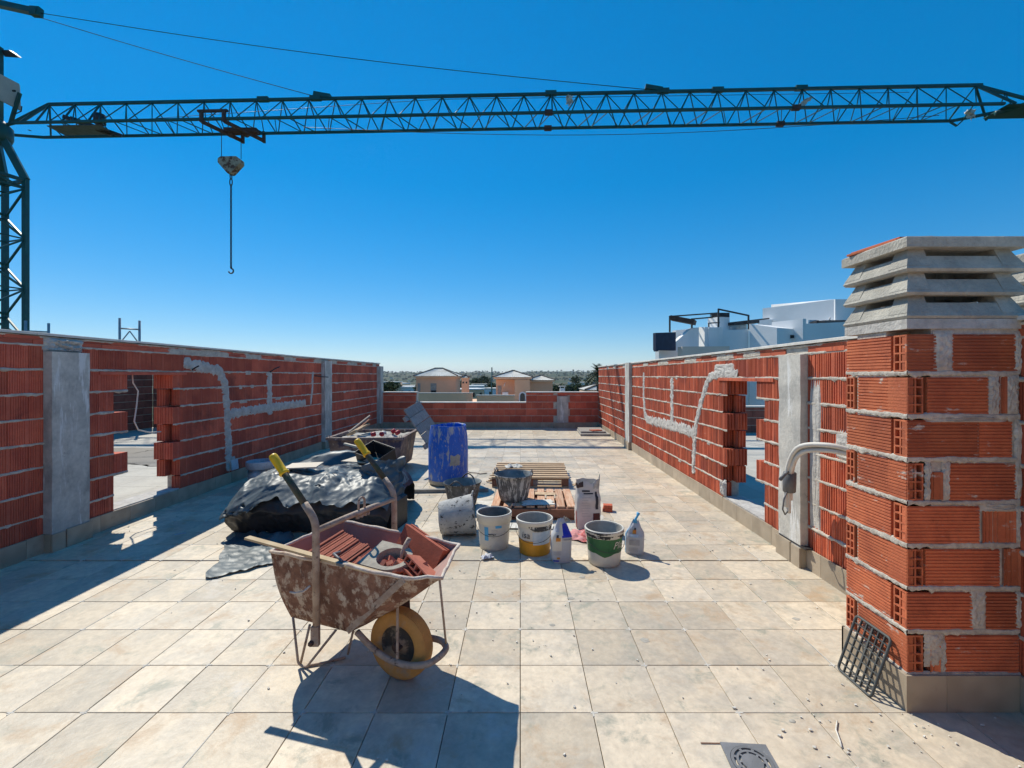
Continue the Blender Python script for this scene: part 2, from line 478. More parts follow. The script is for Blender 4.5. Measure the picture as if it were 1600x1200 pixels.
BL = 0.312          # brick pitch along a wall
def brick_wall(name, label, side, courses, thin, bottom, cop, gap, ext, mat, style, cols, indiv, skirt_from):
    """side -1: left wall, face looks to +x; side +1: right wall, face looks to -x.
    courses: (z of first joint, pitch, count); gap: (long0, long1, short0, short1, z_top)"""
    root = thing(name, label, 'wall', ((LX if side < 0 else RX), 0, 0))
    sgn = side                       # depth direction in x
    z0, pitch, cnt = courses
    rz = R(90) if side < 0 else R(-90)
    TH = 0.23
    put = lambda y, o, z: (-sgn*o, y, z)
    y_lo, y_hi = ext
    core = MB()
    def cbox(a, b, c, d, o0=.010, o1=TH-.010):
        x0, x1 = sorted((sgn*o0, sgn*o1)); core.box(x0, x1, a, b, c, d)
    ztop = z0+pitch*cnt
    cbox(y_lo, gap[2]-.09, 0, ztop-.01); cbox(gap[3]+.09, y_hi, 0, ztop-.01)
    cbox(gap[2]-.09, gap[3]+.09, 0, .155); cbox(gap[2]-.09, gap[3]+.09, gap[4]+.012, ztop-.01)
    cbox(y_lo, y_hi, ztop-.01, cop-.028)
    core.build('mortar_bed', m_mortar, root)
    H = pitch-.013
    stuff = MB()
    joints = MB()
    placed = [0]
    def put_brick(ya, yb, z, h, out=0.0, depth=.10, st=style, flip=False):
        if yb-ya < .02: return
        L = yb-ya-.003
        me = brick_mesh(round(L, 3), h, depth, mat, st)
        d = out + rng.uniform(-.002, .0025)
        yy = ya if side < 0 else yb-.003
        loc = (sgn*(-d), yy, z)
        mid = (ya+yb)/2
        if indiv[0] < mid < indiv[1] and placed[0] < 299:
            placed[0] += 1
            obj('brick', me, root, loc, (R(rng.uniform(-.25, .25)), R(rng.uniform(-.25, .25)), rz+R(rng.uniform(-.3, .3))))
        else:
            Mx = Matrix.Translation(loc) @ Matrix.Rotation(rz, 4, 'Z')
            ve = [Mx @ v.co for v in me.vertices]
            stuff.add(ve, [tuple(p.vertices) for p in me.polygons])
    blocked = sorted(cols)
    def row(z, h, off, cut, st=style, depth=.10, cutter=True):
        y = y_lo - off
        while y < y_hi:
            a, b = max(y, y_lo), min(y+BL, y_hi)
            segs = [(a, b)]
            holes = list(blocked)
            if cut: holes.append(cut)
            for h0, h1 in holes:
                ns = []
                for s0, s1 in segs:
                    if h1 <= s0 or h0 >= s1: ns.append((s0, s1)); continue
                    if s0 < h0: ns.append((s0, h0))
                    if s1 > h1: ns.append((h1, s1))
                segs = ns
            for s0, s1 in segs:
                if s1-s0 > .035: put_brick(s0, s1, z, h, 0, depth, st)
            y += BL
    order = sorted(range(cnt), key=lambda k: 0)
    for k in range(cnt):
        z = z0 + k*pitch
        long_ = (cnt-1-k) % 2 == 1
        cut = None
        if z+pitch*.6 < gap[4]:
            cut = (gap[0], gap[1]) if long_ else (gap[2], gap[3])
        row(z+.007, H, 0 if long_ else BL*.5, cut)
        if cut:                        # second leaf of the wall beside the gap, with its own toothing
            for a, b in (((gap[2]-.1, gap[0]-.002) if long_ else (gap[2]-.1, gap[2]+.085)), ((gap[1]+.002, gap[3]+.1) if long_ else (gap[3]-.065, gap[3]+.1))):
                put_brick(a, b, z+.007, H, -.125, .10)
            if long_:                  # long courses close the cavity
                for a, b in ((gap[0]-.10, gap[0]-.006), (gap[1]+.006, gap[1]+.10)):
                    x0, x1 = sorted((sgn*.092, sgn*.130)); stuff.box(x0, x1, a, b+(.004 if a < gap[0] else 0), z+.009, z+.005+H)
        for s0, s1 in ((y_lo, y_hi),):
            segs = [(s0, s1)]
            for h0, h1 in blocked + ([((gap[0]), (gap[1])) if long_ else (gap[2], gap[3])] if cut else []):
                ns = []
                for a, b in segs:
                    if h1 <= a or h0 >= b: ns.append((a, b)); continue
                    if a < h0: ns.append((a, h0))
                    if b > h1: ns.append((h1, b))
                segs = ns
            for a, b in segs: joint_strip(joints, a, b, z+.001, .0165, .0095, k*1.7+side, put)
    # bottom cut course above the skirting, thin courses under the coping
    row(bottom, z0-bottom-.006, BL*.3, (gap[2], gap[3]))
    zt = ztop+.006
    th = (cop-.03-zt)
    row(zt, th*.52, BL*.4, None, 'plain', .09); row(zt+th*.55, th*.40, BL*.1, None, 'plain', .09)
    joint_strip(joints, y_lo, y_hi, ztop, .014, .008, 91+side, put)
    joint_strip(joints, y_lo, y_hi, cop-.036, .012, .006, 71+side, put, gaps=.1)
    if stuff.v: stuff.build('far_bricks', mat, root, kind='stuff')
    joints.build('mortar_joints', m_mortar, root, kind='stuff')
    # gap sill: top of the cut course, and the flat ceramic lintel over it
    s = MB(); x0, x1 = sorted((sgn*.004, sgn*(TH-.004)))
    s.box(x0, x1, gap[2]+.004, gap[3]-.004, .12, .172); s.build('gap_sill', m_mortar_g, root)
    s = MB(); x0, x1 = sorted((-sgn*.012, sgn*(TH-.02)))
    s.box(x0, x1, gap[2]-.16, gap[3]+.10, gap[4]-.026, gap[4]+.006, bev=.003); s.build('lintel', mat, root)
    # coping slabs
    y = y_lo
    while y < y_hi:
        b = min(y+1.0, y_hi+.02)
        x0, x1 = sorted((-sgn*.022, sgn*(TH+.03)))
        MB().box(x0, x1, y+.002, b-.002, cop-.022, cop, bev=.003).build('coping_slab', m_coping, root, (0, 0, rng.uniform(-.002, .002)))
        y += 1.0
    # skirting tiles
    y = skirt_from
    while y < y_hi-.02:
        segs = [(y, min(y+S, y_hi))]
        for h0, h1 in blocked:
            ns = []
            for a, b in segs:
                if h1 <= a or h0 >= b: ns.append((a, b)); continue
                if a < h0: ns.append((a, h0))
                if b > h1: ns.append((h1, b))
            segs = ns
        for a, b in segs:
            if b-a > .02:
                x0, x1 = sorted((-sgn*.018, -sgn*.004))
                MB().box(x0, x1, a+.0015, b-.0015, .0, .163+rng.uniform(-.003, .003), bev=.001).build('skirting_tile', m_skirt, root)
        y += S
    return root

def column(root, side, y0, y1, proud, ztop, rough_top, skirt=True, shade=m_conc):
    sgn = side
    mb = MB()
    x0, x1 = sorted((-sgn*proud, sgn*.10))
    N = 14
    # shuttered concrete: slightly uneven faces and lift lines
    def ring(z, e):
        q = lambda s: .004*noi(z*6+s*3.3, s*7.1, y0)
        return [(x0+q(1)+e, y0+q(2)+e, z), (x1+q(3), y0+q(4)+e, z), (x1+q(5), y1+q(6)-e, z), (x0+q(7)+e, y1+q(8)-e, z)]
    vs, fs = [], []
    zs = [0.0] + [ztop*(i/N) for i in range(1, N+1)]
    for z in zs: vs += ring(z, .004 if any(abs(z-l) < .06 for l in (ztop*.42, ztop*.78)) else 0)
    for i in range(N):
        for k in range(4): fs.append((i*4+k, i*4+(k+1) % 4, i*4+4+(k+1) % 4, i*4+4+k))
    fs.append((N*4, N*4+1, N*4+2, N*4+3))
    mb.add(vs, fs)
    mb.build('concrete_column', shade, root)
    if skirt:
        s = MB(); e = .016
        a, b = sorted((-sgn*(proud+e), -sgn*(proud+.003)))
        s.box(a, b, y0-.012, y0+.10, 0, .158, bev=.001); s.build('skirting_tile', m_skirt, root)
        s = MB(); s.box(a, b, y0+.115, y1+.014, 0, .165, bev=.001); s.build('skirting_tile', m_skirt, root)
        a, b = sorted((-sgn*(proud+.001), -sgn*.02))
        MB().box(a, b, y0-.0135, y0-.001, 0, .160).build('skirting_tile', m_skirt, root)
        MB().box(a, b, y1+.001, y1+.0135, 0, .160).build('skirting_tile', m_skirt, root)
    if rough_top:
        blob(root, side, y0-.02, y1+.02, ztop-.01, rough_top, proud*.9, 5)

def blob(root, side, ya, yb, za, zb, th, seed, name='mortar_patch', mat=None):
    """a slapped-on lump of mortar"""
    mb = MB(); sgn = side
    nu, nv = 22, 10
    def f(u, v):
        e = min(1, min(u, 1-u)*6)*min(1, min(v, 1-v)*5)
        o = th*(.55+.6*noi(u*5+seed, v*4)+.5*noi(u*14, v*9+seed))*e - .012*(1-e)
        return (-sgn*o, ya+(yb-ya)*u+.02*noi(v*6, seed+u*3)*(1-e), za+(zb-za)*v+.02*noi(u*7+seed, v)*(1-e))
    mb.grid(f, nu, nv, smooth=False)
    return mb.build(name, mat or m_mortar_g, root)

def chase(root, side, pts, w, th, seed, mat=None):
    """a mortared-over cable chase: ragged strip along a polyline of (y, z)"""
    mb = MB(); sgn = side
    P = [Vector((p[0], p[1], 0)) for p in pts]
    samples = []
    for a, b in zip(P, P[1:]):
        n = max(2, int((b-a).length/.022))
        for i in range(n): samples.append(a.lerp(b, i/n))
    samples.append(P[-1])
    sm = [samples[max(0, i-2):i+3] for i in range(len(samples))]
    samples = [sum(q, Vector())/len(q) for q in sm]
    n = len(samples); K = 6
    vs = []
    for i, c in enumerate(samples):
        t = (samples[min(i+1, n-1)]-samples[max(i-1, 0)]).normalized()
        nn = Vector((-t.y, t.x, 0))
        endf = min(1, .5+i/4, .5+(n-1-i)/4)
        for k in range(K+1):
            s = k/K*2-1
            ww = w*.5*max(.25, 1+.62*noi(i*.33+seed, (1 if s > 0 else -1)*3)+.50*noi(i*1.1+seed, (2 if s > 0 else -2)*5))*endf
            q = c+nn*(s*ww)
            o = th*(1-s**4)*(.8+.7*noi(q.x*16+seed, q.y*16)+.4*noi(q.x*50, q.y*50+seed)) - .006*(s**6)
            vs.append((-sgn*o, q.x, q.y))
    fs = [(i*(K+1)+k, i*(K+1)+k+1, (i+1)*(K+1)+k+1, (i+1)*(K+1)+k) for i in range(n-1) for k in range(K)]
    mb.add(vs, fs)
    return mb.build('mortar_patch', mat or m_mortar_g, root)

# ---- left wall (in shade)
left = brick_wall('brick_wall', 'long shaded red brick wall along the left side with a toothed gap and two concrete columns', -1,
                  (.318, .2105, 7), None, .158, 1.90, (4.70, 5.31, 4.54, 5.42, 1.565), (-4.2, 13.1), m_brick_l, 'fine',
                  [(3.87, 4.21), (9.28, 9.62)], (2.9, 13.1), -4.2)
column(left, -1, 3.87, 4.21, .075, 1.74, 1.87)
column(left, -1, 9.28, 9.62, .075, 1.84, None)
column(left, -1, 12.86, 13.12, .11, 1.80, None)
yl = lambda px: 4.12*700/(813-px)
pl = lambda px, py: (yl(px), CAM_H+(587-py)*yl(px)/700)
chase(left, -1, [pl(284, 566), pl(318, 574), pl(343, 579), pl(352, 600), pl(355, 640), pl(357, 690), pl(358, 727)], .155, .016, 3)
chase(left, -1, [pl(356, 648), pl(385, 642), pl(421, 637), pl(455, 632), pl(478, 630)], .15, .016, 11)
chase(left, -1, [pl(421, 579), pl(421, 610), pl(422, 650)], .17, .014, 17)
chase(left, -1, [pl(489, 579), pl(488, 605), pl(485, 634)], .075, .012, 23)
blob(left, -1, 6.25, 6.50, .15, .40, .016, 31)
blob(left, -1, 4.20, 4.27, .155, .30, .02, 37, mat=m_coping)
# ---- right wall (in the sun)
right = brick_wall('brick_wall', 'long sunlit orange brick wall along the right side with a toothed gap and concrete columns', 1,
                   (.330, .1965, 7), None, .158, 1.805, (4.344, 4.96, 4.20, 5.06, 1.50), (-4.2, 13.1), m_brick_r, 'deep',
                   [(3.57, 3.87), (9.20, 9.55)], (1.0, 13.1), -4.2)
column(right, 1, 3.57, 3.87, .06, 1.70, 1.705)
column(right, 1, 9.20, 9.55, .06, 1.80, None)
yr = lambda px: 2.29*700/(px-813)
pr = lambda px, py: (yr(px), CAM_H+(587-py)*yr(px)/700)
chase(right, 1, [pr(1155, 586), pr(1128, 583), pr(1108, 590), pr(1098, 620), pr(1089, 655), pr(1085, 690), pr(1083, 742)], .12, .014, 41)
chase(right, 1, [pr(1088, 678), pr(1068, 670), pr(1045, 664), pr(1012, 656), pr(1007, 645)], .17, .014, 43)
chase(right, 1, [pr(1006, 580), pr(1006, 620), pr(1008, 655)], .13, .012, 47)
chase(right, 1, [pr(1050, 588), pr(1050, 620), pr(1050, 668)], .15, .012, 53)
blob(right, 1, 4.75, 5.35, 1.53, 1.68, .012, 59)
blob(right, 1, 5.0, 5.14, .16, .36, .022, 61)
blob(right, 1, 2.62, 3.12, .165, .92, .022, 67)      # rendered patch beside the chimney
blob(right, 1, 2.75, 3.30, .90, 1.16, .015, 71)
blob(right, 1, 3.40, 3.56, .17, 1.66, .010, 73)
for k in range(9):
    y0_ = 5.0+k*.9+rng.uniform(-.3, .3)
    blob(left, -1, y0_, y0_+rng.uniform(.35, .9), 1.785+rng.uniform(-.02, .02), 1.872, .007, 100+k*3, mat=m_mortar)
    if not 9.0 < y0_ < 9.7: blob(right, 1, y0_-.9, y0_-.9+rng.uniform(.3, .7), 1.70+rng.uniform(-.02, .01), 1.775, .006, 140+k*3, mat=m_mortar)
for k in range(16):
    y0_ = rng.uniform(4.4, 11.5); zz_ = .318+.2105*rng.randint(0, 6)
    if not 4.3 < y0_ < 5.5: blob(left, -1, y0_, y0_+rng.uniform(.08, .25), zz_-rng.uniform(.02, .05), zz_+rng.uniform(.01, .03), .008, 200+k, mat=m_mortar)
    y0_ = rng.uniform(2.7, 11.0); zz_ = .33+.1965*rng.randint(0, 6)
    if not 4.0 < y0_ < 5.2: blob(right, 1, y0_, y0_+rng.uniform(.08, .22), zz_-rng.uniform(.02, .05), zz_+rng.uniform(.01, .03), .008, 240+k, mat=m_mortar)
# damp-proof scrap between column and skirting
MB().box(-.062, -.004, 3.50, 3.86, .165, .176).build('membrane_scrap', m_dark, right)

# ---- back wall: low in the middle, higher at both ends
back = thing('brick_wall', 'low shaded red brick parapet across the far end of the terrace with a stepped white coping', 'wall', (0, BY, 0))
XB = (LX+.11, -3.03, 0.17, RX-.0)
core = MB(); stf = MB(); jn = MB()
for (a, b, top) in ((XB[0], XB[1], 1.06), (XB[1], XB[2], .76), (XB[2], XB[3], 1.06)):
    core.box(a, b, .012, .22, 0, top-.03)
    z = .165; k = 0
    ptch = .20
    while z < top-.05:
        h = min(ptch-.012, top-.035-z)
        x = a - (0 if k % 2 else .16)
        while x < b:
            x0, x1 = max(a, x), min(b, x+.32)
            if x1-x0 > .04 and not (1.07 < (x0+x1)/2 < 1.40):
                obj('brick', brick_mesh(round(x1-x0-.004, 3), round(h, 3), .10, m_brick_l, 'plain'), back, (x0, rng.uniform(-.002, .002), z))
            x += .32
        joint_strip(jn, a, b, z-.005, .010, .008, z*7+a, lambda y, o, zz: (y, -o, zz))
        z += ptch; k += 1
    MB().box(a-(.03 if top < 1 else -.001), b+(.0 if top < 1 else .0), -.03, .25, top-.025, top, bev=.003).build('coping_slab', m_coping, back)
core.build('mortar_bed', m_mortar, back); jn.build('mortar_joints', m_mortar, back, kind='stuff')
blb = MB(); 
MB().box(1.07, 1.40, -.05, .012, 0, .93).build('concrete_column', m_conc, back)
MB().box(1.09, 1.38, -.006, .012, .935, 1.03).build('brick', m_brick_l, back)
x = XB[0]
while x < XB[3]-.02:
    x1 = min(x+S, XB[3]-.02)
    dy = -.068 if 1.0 < (x+x1)/2 < 1.45 else 0
    MB().box(x+.002, x1-.002, -.014+dy, -.003+dy, 0, .165+rng.uniform(-.004, .004)).build('skirting_tile', m_skirt, back)
    x = x1
# the same wall carries on behind the neighbouring terraces
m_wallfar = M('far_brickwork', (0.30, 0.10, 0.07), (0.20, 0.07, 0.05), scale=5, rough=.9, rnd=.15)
def far_wall(name, label, x0, x1, y0, y1, top, along):
    t = thing(name, label, 'wall', (0, 0, 0))
    c = MB(); bk = MB()
    c.box(x0, x1, y0, y1, 0, top)
    c.build('mortar_bed', m_mortar, t)
    z = .02
    while z < top-.03:
        h = min(.185, top-.02-z)
        if along == 'x':
            x = x0-rng.random()*.3
            while x < x1:
                a, b = max(x, x0), min(x+.318, x1)
                if b-a > .02: bk.box(a, b-.004, y0-.012, y0+.01, z, z+h)
                x += .32
        else:
            y = y0-rng.random()*.3
            while y < y1:
                a, b = max(y, y0), min(y+.318, y1)
                if b-a > .02: bk.box(x1-.01, x1+.012, a, b-.004, z, z+h)
                y += .32
        z += .2
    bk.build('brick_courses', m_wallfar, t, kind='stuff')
    cp = MB(); cp.box(x0-.03, x1+.03, y0-.03, y1+.03, top, top+.025); cp.build('coping_slab', m_coping, t)
    return t
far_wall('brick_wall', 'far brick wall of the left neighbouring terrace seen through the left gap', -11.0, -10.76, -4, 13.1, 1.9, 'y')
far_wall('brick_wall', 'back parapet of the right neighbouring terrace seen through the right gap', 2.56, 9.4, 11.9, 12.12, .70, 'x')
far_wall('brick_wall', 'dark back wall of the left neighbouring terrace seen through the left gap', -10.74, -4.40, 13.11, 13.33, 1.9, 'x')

far_wall('brick_wall', 'added unseen brick wall behind the viewer that bounces warm light onto the terrace', -4.3, 2.5, -4.45, -4.21, 2.6, 'x')  # unseen wall, added to bounce warm sunlight onto the shaded faces
# ------------------------------------------------------------------ chimney with precast louvre cap
CX, CY = 1.77, 2.05
chim = thing('brick_chimney', 'near square brick chimney at the right with a louvred concrete cap', 'chimney', (CX, CY, 0))
W_, D_ = RX-CX-.004, .385
pitch = .197
HB = .181
c = MB(); c.box(.115, W_, .0062, D_-.0062, .0, 1.745); c.box(.0062, .1149, .125, .310, 0, 1.744); c.build('mortar_bed', m_mortar, chim)
e_w = .072
def cb(me, face, off, z):
    if face == 'F': return obj('brick', me, chim, (off, rng.uniform(-.001, .0015), z))
    return obj('brick', me, chim, (rng.uniform(-.001, .0015), off, z), (0, 0, R(-90)))      # left face: off = far y end of the brick
Hm = HB-.012
endme = end_mesh(e_w, Hm, .11, m_brick_c)
def hb(L): return brick_mesh(L, Hm, .03, m_brick_c, 'horiz')
def vb(L, h=None): return brick_mesh(L, h or Hm, .03, m_brick_c, 'fine')
# front face of each course, from the top: (kind, start, length)
front = [
    [('h', .0, .135), ('h', .205, .300)],
    [('e', .0, 0), ('h', .092, .280), ('v', .420, .035)],
    [('h', .0, .325), ('h', .330, .150)],
    [('e', .0, 0), ('v', .105, .055, .125), ('h', .190, .315)],
    [('h', .0, .330), ('v', .345, .150, .145)],
    [('e', .0, 0), ('h', .084, .340), ('v', .440, .075)],
    [('h', .0, .300), ('h', .360, .155)],
    [('e', .0, 0), ('v', .105, .045, .12), ('h', .175, .335)],
]
mj = MB()
for k, row_ in enumerate(front):
    z = .165 + (7-k)*pitch + .006
    for q in row_:
        if q[0] == 'e': cb(endme, 'F', q[1]+.002, z)
        elif q[0] == 'h': cb(hb(q[2]), 'F', q[1]+.002, z)
        else: cb(vb(q[2], q[3] if len(q) > 3 else None), 'F', q[1], z+.004)
    # left face: in the odd courses the end-on brick sits at the near corner
    if k % 2 == 0:
        cb(end_mesh(e_w, Hm, .11, m_brick_c), 'L', e_w+.003, z); cb(hb(.290), 'L', D_-.004, z)
    else:
        cb(end_mesh(.058, Hm, .11, m_brick_c), 'L', D_-.002, z); cb(hb(.298), 'L', .302, z)
    for (fn, a, b) in ((lambda y, o, zz: (y, -o, zz), .0, W_), (lambda y, o, zz: (-o, y, zz), .0, D_)):
        joint_strip(mj, a, b, z-.0085, .0175, .0040, k*3.1+a+b, fn, gaps=.8, step=.006)
mj.build('mortar_joints', m_mortar, chim, kind='stuff')
# ragged mortar patches smeared over the vertical joints of the front
def fpatch(x0, x1, z0, z1, seed, th=.006):
    mb = MB()
    def f(u, v):
        rag = .010*noi(v*14+seed, u*2)+.006*noi(v*40+seed, 3)
        e = min(1, min(u, 1-u)*5, min(v, 1-v)*7)
        o = th*(.7+.8*noi(u*6+seed, v*9))*e-.004*(1-e)
        return (x0+(x1-x0)*u+rag*(1 if u > .5 else -1)*abs(u-.5)*2, -o, z0+(z1-z0)*v)
    mb.grid(f, 10, 24, smooth=False)
    mb.build('mortar_patch', m_mortar, chim)
def zc(k): return .165+(7-k)*pitch
fpatch(.125, .215, zc(0)+.0, zc(0)+.195, 1); fpatch(.375, .430, zc(1), zc(1)+.19, 2); fpatch(.448, .515, zc(1), zc(1)+.19, 3)
fpatch(.160, .200, zc(3), zc(3)+.19, 5); fpatch(.082, .110, zc(3), zc(3)+.19, 6); fpatch(.335, .515, zc(4)+.150, zc(4)+.192, 7)
fpatch(.290, .365, zc(6), zc(6)+.19, 8); fpatch(.080, .175, zc(7)+.03, zc(7)+.19, 9); fpatch(.150, .180, zc(7), zc(7)+.15, 10); fpatch(.07, .5, zc(7)-.008, zc(7)+.012, 12)
fpatch(.495, .525, zc(2)-.2, zc(2)+.19, 13); fpatch(.500, .520, zc(6), zc(6)+.19, 14); fpatch(.495, .525, zc(0), zc(0)+.19, 15); fpatch(.492, .520, zc(4), zc(4)+.19, 16)
fpatch(.08, .46, zc(2)+.165, zc(2)+.195, 18)
# skirting round the foot
for (x0, x1, y0, y1) in ((-.014, .168, -.014, -.002), (.170, W_-.016, -.014, -.002), (-.014, -.002, -.002, .22), (-.014, -.002, .223, D_+.012), (-.014, .2, D_+.001, D_+.013)):
    MB().box(x0, x1, y0, y1, 0, .165, bev=.001).build('skirting_tile', m_skirt, chim)
for yy in (2.03, 1.70, 1.37):
    pass
# mortar collar + louvre rings
def cap_parts(parent, w, d, z0, seed=0):
    mb = MB()
    N = 6
    mb.box(-.004, w+.004, -.004, d+.004, z0, z0+.045)
    mb.build('mortar_collar', m_mortar_g, parent)
    tier = .108
    for k in range(3):
        zb = z0+.047+k*tier
        o, i_ = .010, -.036            # outward at the bottom, drawn in at the top
        hs_ = .076
        def rect(e, z): return [(-e, -e, z), (w+e, -e, z), (w+e, d+e, z), (-e, d+e, z)]
        def lerp(t): return o+(i_-o)*t
        top_t = hs_/tier
        mb = MB()
        et = lerp(top_t)
        out_b, out_m = rect(o, zb+.012), rect(et, zb+hs_)
        lip = rect(o-.008, zb)
        in_b, in_m = rect(o-.050, zb), rect(et-.045, zb+hs_)
        vs = lip+out_b+out_m+in_m+in_b
        fs = []
        for j in range(4):
            n_ = (j+1) % 4
            fs += [(j, n_, 4+n_, 4+j), (4+j, 4+n_, 8+n_, 8+j), (8+j, 8+n_, 12+n_, 12+j), (12+j, 12+n_, 16+n_, 16+j), (16+j, 16+n_, n_, j)]
        mb.add(vs, fs)
        ring = mb.build('louvre_ring', m_cap, parent)
        # corner posts carry the taper on up to the next ring
        pw = .085
        for cx, cy in ((0, 0), (1, 0), (1, 1), (0, 1)):
            pm = MB()
            def cr(e, z, k2):
                x = -e if cx == 0 else w+e; y = -e if cy == 0 else d+e
                sx, sy = (1 if cx == 0 else -1), (1 if cy == 0 else -1)
                q = pw*k2
                return [(x, y, z), (x+sx*q, y, z), (x+sx*q, y+sy*q, z), (x, y+sy*q, z)]
            a, b, cc = cr(lerp(.20)+.004, zb+.026, 1.25), cr(et+.004, zb+hs_, 1.0), cr(i_+.002, zb+tier+.004, .85)
            vs = a+b+cc
            fs = [(8, 9, 10, 11)]
            for s_ in (0, 4):
                for j in range(4): fs.append((s_+j, s_+(j+1) % 4, s_+4+(j+1) % 4, s_+4+j))
            if (cx+cy) % 2: fs = [tuple(reversed(f)) for f in fs]
            pm.add(vs, fs)
            pm.build('corner_post', m_cap, parent)
    zt = z0+.047+3*tier
    mb = MB(); mb.box(-.014, w+.014, -.014, d+.014, zt+.001, zt+.050, bev=.006)
    mb.build('cap_slab', m_cap, parent)
    return zt+.050
ztop = cap_parts(chim, W_+.02, D_, 1.745)
# thin red ceramic pieces lying on the cap
stk = thing('ceramic_pieces', 'short stack of thin red ceramic boards lying on top of the near chimney cap', 'ceramic stack', (CX+.02, CY+.10, ztop), R(8))
for k in range(3):
    mb = MB(); mb.box(0, .20-.012*k, 0, .25, 0, .010, bev=.002)
    for j in range(9): mb.box(.006+j*.021, .020+j*.021-.002, -.001, .0, .002, .008)
    mb.build('ceramic_board', m_brick_c, stk, (.012*k+rng.uniform(-.006, .006), rng.uniform(-.01, .01), .0105*k), (0, R(-1.5*k), R(rng.uniform(-6, 6))))
# the neighbour's chimney on the other side of the wall
nch = thing('brick_chimney', 'neighbouring chimney behind the right wall at the picture edge with matching louvred concrete cap', 'chimney', (2.625, CY, 0))
mb = MB(); mb.box(0, .52, 0, D_, 0, 1.745); mb.build('shaft', m_brick_c, nch)
cap_parts(nch, .54, D_, 1.745)
# ------------------------------------------------------------------ materials of the loose things
m_tubout = M('rust_and_cement', (0.27, 0.135, 0.085), (0.16, 0.072, 0.045), scale=10, thr=(.40, .60), rough=.85, bump=.5, bscale=50, fine=.2,
             splat=((0.50, 0.385, 0.29), 21, .49, .60, (1, 1, .7)), splat2=((0.56, 0.48, 0.39), 4.5, .56, .64), world=((.115, .05, .035), 16, .57, .66, (1, 1, .45)))
m_tubin = M('cement_stained_steel', (0.40, 0.25, 0.21), (0.33, 0.20, 0.17), scale=6, rough=.9, bump=.3, bscale=40, fine=.12,
            splat=((0.12, 0.06, 0.045), 10, .66, .72), splat2=((0.50, 0.42, 0.36), 5, .60, .75))
m_rim = M('cement_crust', (0.66, 0.58, 0.49), (0.52, 0.40, 0.32), scale=14, rough=.95, bump=.5, bscale=60, splat=((.28, .13, .08), 12, .62, .70))
m_tubey = M('cement_splashed_tube', (0.46, 0.36, 0.28), (0.33, 0.235, 0.175), scale=16, rough=.75, bump=.4, bscale=60, splat=((.12, .075, .055), 22, .58, .66))
m_green = M('worn_green_tube', (0.030, 0.055, 0.030), (0.065, 0.060, 0.045), scale=20, rough=.55, bump=.25, splat=((.36, .31, .25), 24, .62, .70))
m_grip = M('yellow_grip', (0.80, 0.50, 0.012), (0.74, 0.44, 0.012), scale=6, rough=.4, bump=.05, fine=.04, splat=((.45, .30, .10), 20, .70, .8))
m_tyre = M('ochre_rubber', (0.64, 0.33, 0.09), (0.54, 0.27, 0.08), scale=7, rough=.8, bump=.2, splat=((.40, .30, .21), 9, .50, .75))
m_wrim = M('dirty_wheel_rim', (0.33, 0.25, 0.17), (0.07, 0.06, 0.05), scale=9, thr=(.45, .55), rough=.8, bump=.3)
m_wood = M('raw_pine', (0.56, 0.41, 0.26), (0.44, 0.30, 0.18), scale=5, stretch=(1, 14, 14), rough=.85, bump=.25, bscale=60, rnd=.14)
m_woody = M('raw_pine_crosswise', (0.64, 0.42, 0.28), (0.50, 0.25, 0.14), scale=5, stretch=(14, 1, 14), rough=.85, bump=.25, bscale=60, rnd=.18)
m_woodr = M('red_brown_wood', (0.26, 0.105, 0.06), (0.18, 0.075, 0.045), scale=6, rough=.85, rnd=.15, splat=((.45, .3, .2), 10, .62, .72))
m_woodg = M('grey_weathered_wood', (0.36, 0.335, 0.30), (0.26, 0.24, 0.215), scale=5, stretch=(2, 10, 2), rough=.95, bump=.4, rnd=.12,
            splat=((.40, .39, .36), 9, .58, .72))
m_strip = M('light_wooden_strip', (0.56, 0.42, 0.25), (0.47, 0.34, 0.19), scale=9, rough=.8, bump=.1)
m_tape = M('grey_tape', (0.14, 0.145, 0.155), rough=.5, bump=.05)
m_cer = M('thin_ceramic', (0.50, 0.16, 0.095), (0.43, 0.13, 0.08), scale=10, rough=.85, bump=.15, rnd=.12)
m_cerd = M('thin_ceramic_board', (0.47, 0.12, 0.065), (0.40, 0.10, 0.055), scale=10, rough=.85, bump=.15, rnd=.1)
m_blue = M('blue_barrel_plastic', (0.018, 0.14, 0.60), (0.014, 0.105, 0.50), scale=4, rough=.45, bump=.08, fine=.08,
           splat=((0.40, 0.42, 0.46), 15, .53, .63, (1.2, 1.2, .25)), splat2=((0.42, 0.39, 0.34), 26, .58, .66, (1, 1, .5)))
m_mudd = M('cement_coat', (0.43, 0.40, 0.34), (0.33, 0.31, 0.27), scale=12, rough=.95, bump=.4)
m_rub1 = M('cement_stained_rubber', (0.05, 0.048, 0.047), (0.12, 0.12, 0.12), scale=7, rough=.8, bump=.35, bscale=50,
           splat=((.36, .36, .36), 20, .52, .62, (1, 1, .35)), splat2=((.40, .39, .37), 30, .62, .68))
m_rub2 = M('cement_streaked_rubber', (0.075, 0.073, 0.070), (0.16, 0.155, 0.15), scale=8, rough=.85, bump=.4, bscale=45,
           splat=((.46, .44, .41), 22, .50, .545, (1, 1, .18)), splat2=((.50, .48, .44), 9, .60, .70, (1, 1, .3)))
m_rub3 = M('cement_crusted_rubber', (0.46, 0.45, 0.42), (0.35, 0.345, 0.33), scale=9, rough=.95, bump=.6, bscale=70,
           splat=((.05, .05, .05), 17, .55, .62, (1.6, .8, 1.0)), splat2=((.47, .45, .40), 5, .56, .70))
m_rubin = M('wet_grey_rubber', (0.22, 0.25, 0.255), (0.13, 0.145, 0.15), scale=9, rough=.6, bump=.3, splat=((.38, .39, .38), 14, .58, .7))
